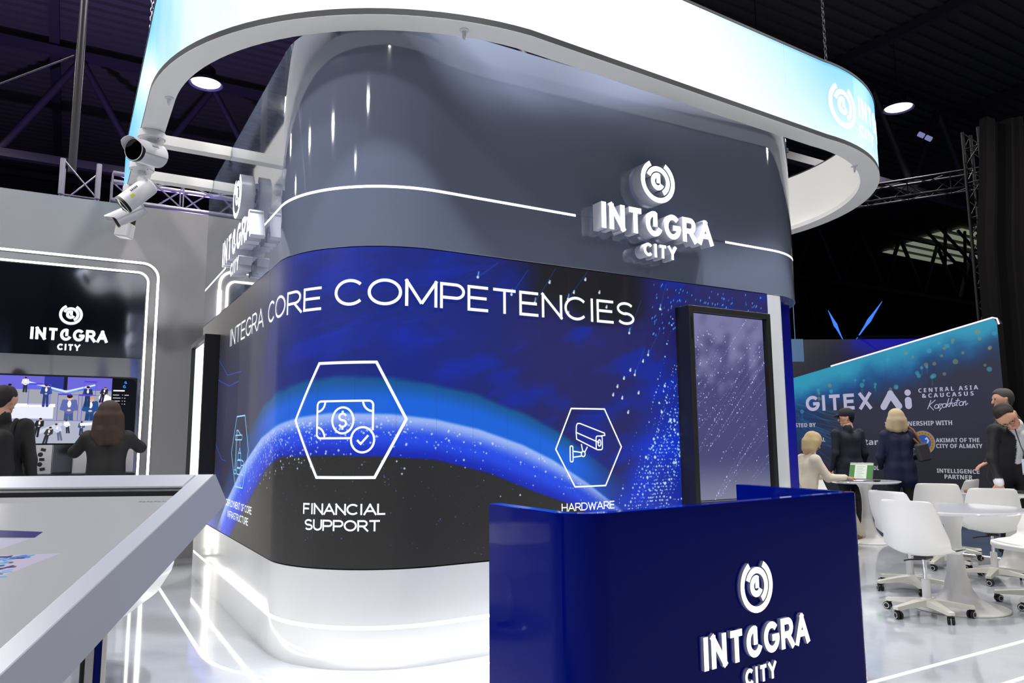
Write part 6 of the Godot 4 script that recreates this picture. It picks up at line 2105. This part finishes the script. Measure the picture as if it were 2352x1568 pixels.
func added_spot(at: Vector3, aim: Vector3, label: String, e: float) -> void:  # out of view, added to brighten the top band of the fascia
	var t := thing("added_spotlight", label, "spotlight", at, Basis.IDENTITY, "unseen spotlights added above the ring")
	var b := look(aim - at, Vector3.RIGHT)
	var xf := Transform3D(b * Basis(Vector3.RIGHT, PI / 2), Vector3.ZERO)
	var hs := M.new()
	hs.lathe(PackedVector2Array([Vector2(0, -0.3), Vector2(0.07, -0.3), Vector2(0.09, -0.1), Vector2(0.1, 0.0), Vector2(0.085, 0.0)]), xf, 18)
	part(t, "housing", hs, MT.dark)
	var gl := M.new()
	gl.lathe(PackedVector2Array([Vector2(0.085, -0.01), Vector2(0, -0.01)]), xf, 18)
	part(t, "lamp_glass", gl, glow(Color(0.95, 0.97, 1.0), 4.0))
	var pp := M.new()
	pp.tube(PackedVector3Array([b * Vector3(0, 0, -0.2), Vector3(0, 0.3, 0) + b * Vector3(0, 0, -0.2), Vector3(0, 11.4 - at.y, 0) + b * Vector3(0, 0, -0.2)]), 0.02, 8)
	part(t, "hanger_pipe", pp, MT.dark)
	var l := SpotLight3D.new()
	l.name = "spot_beam"
	l.light_color = Color(0.95, 0.97, 1.0)
	l.light_energy = e
	l.spot_angle = 19
	l.spot_angle_attenuation = 0.9
	l.spot_range = 30
	l.spot_attenuation = 2.0
	l.light_size = 0.09
	l.shadow_enabled = true
	t.add_child(l)
	l.basis = look(-(aim - at), Vector3.RIGHT)
	l.position = (aim - at).normalized() * 0.03
func area(at: Vector3, out: Vector3, along: Vector3, w: float, h: float, col: Color, e: float) -> void:
	var l := AreaLight3D.new()
	l.name = "area_light"
	l.area_size = Vector2(w, h)
	l.light_color = col
	l.light_energy = e
	l.area_range = 40
	l.area_attenuation = 2.0
	l.shadow_enabled = true
	add_child(l, true)
	var z := -out.normalized()
	var x := along.normalized()
	l.transform = Transform3D(Basis(x, z.cross(x).normalized(), z), at)
func _ready() -> void:
	# camera
	var cam := Camera3D.new()
	cam.name = "camera"
	cam.fov = rad_to_deg(2.0 * atan(784.0 / 1721.0))
	cam.near = 0.05
	cam.far = 200.0
	cam.position = Vector3(0, 1.288, 0)
	cam.rotation = Vector3(deg_to_rad(7.536), 0, deg_to_rad(-0.424))
	add_child(cam)
	cam.current = true
	# surroundings: a closed dark hall
	var we := WorldEnvironment.new()
	we.name = "surroundings"
	var env := Environment.new()
	env.background_mode = Environment.BG_COLOR
	env.background_color = Color(0.0, 0.0, 0.0)
	env.tonemap_mode = Environment.TONE_MAPPER_LINEAR
	env.tonemap_exposure = 1.0
	env.sdfgi_enabled = true
	env.ssao_enabled = true
	env.ssil_enabled = true
	we.environment = env
	add_child(we)
	make_materials()
	# large lights: ring face, video wall, light lines
	var ringc := Color(0.9, 0.96, 1.0)
	area(W(-0.82, 4.25, 3.4), -DU, DV, 3.0, 0.7, Color(0.7, 0.9, 1.0), 0.5)
	area(W(-0.2, 4.25, 0.2), -DU - DV, DU - DV, 2.8, 0.7, ringc, 1.6)
	area(W(2.9, 4.25, -0.33), -DV, DU, 3.0, 0.7, ringc, 1.8)
	area(W(6.15, 4.25, 0.42), DU - DV, DU + DV, 2.9, 0.7, Color(0.7, 0.9, 1.0), 1.3)
	area(W(-0.03, 1.5, 2.4), -DU, DV, 3.0, 1.8, Color(0.3, 0.4, 1.0), 0.25)
	area(W(0.2, 1.5, 0.2), -DU - DV, DU - DV, 1.1, 1.8, Color(0.25, 0.45, 1.0), 0.3)
	area(W(2.3, 1.5, -0.03), -DV, DU, 2.9, 1.8, Color(0.25, 0.4, 1.0), 0.35)
	var sc := Color(1.0, 0.98, 0.94)
	for a in [[-0.35, 4.2, -0.35, 2.6], [-0.35, 2.6, -0.35, 1.0], [-0.35, 1.0, 0.0, 0.2], [0.0, 0.2, 0.75, -0.14], [0.75, -0.14, 3.2, -0.14], [2.1, -1.52, 7.4, -1.52], [7.57, 4.5, 7.57, -1.5]]:
		var p := W(a[0], 0.004, a[1])
		var q := W(a[2], 0.004, a[3])
		area((p + q) / 2, Vector3.UP, q - p, p.distance_to(q), 0.022, sc, 0.13 * p.distance_to(q))
	area(W(-0.005, 0.231, 2.4), -DU, DV, 3.2, 0.016, sc, 0.2)
	area(W(0.23, 0.231, 0.23), -DU - DV, DU - DV, 1.1, 0.016, sc, 0.07)
	area(W(2.3, 0.231, -0.005), -DV, DU, 2.9, 0.016, sc, 0.2)
	area(W(-2.0, 3.335, 5.19), -DV, DU, 3.0, 0.026, sc, 0.4)
	area(W(-0.345, 1.6, 5.19), -DV, Vector3.UP, 3.0, 0.026, sc, 0.4)
	build_hall()
	for i in 7:
		for k in 4:
			var lab := "high bay lamp outside the picture, one of the hall grid"
			if k == 0 and i == 3: lab = "bright high bay lamp seen through the ring at upper left"
			if k == 1 and i == 6: lab = "bright high bay lamp hanging at upper right beside the ring"
			high_bay(W(1.1 + (i - 3) * 5.03, 9.4, [13.3, 6.2, -1.3, -8.4][k]), lab, [24.0, 26.0, 38.0, 8.0][k])
	for a in [[0.2, 0.4, "leftmost"], [1.7, 1.6, "second"], [3.2, 3.0, "third"], [4.6, 4.0, "rightmost"]]:
		added_spot(W(a[0], 7.6, -0.98), W(a[1], 3.95, 0.0), "%s unseen front spotlight added above the ring, brightening the fascia top" % a[2], 38.0)
	for a in [[1.2, "nearer"], [3.2, "farther"]]:
		added_spot(W(-3.0, 7.6, a[0]), W(0.0, 3.7, a[0]), "%s unseen side spotlight added above the ring, brightening the left flank" % a[1], 12.0)
	build_core()
	build_ring()
	build_cameras()
	build_backwall()
	build_counter()
	build_touch_table()
	build_furniture()
	build_gitex()
	build_people()
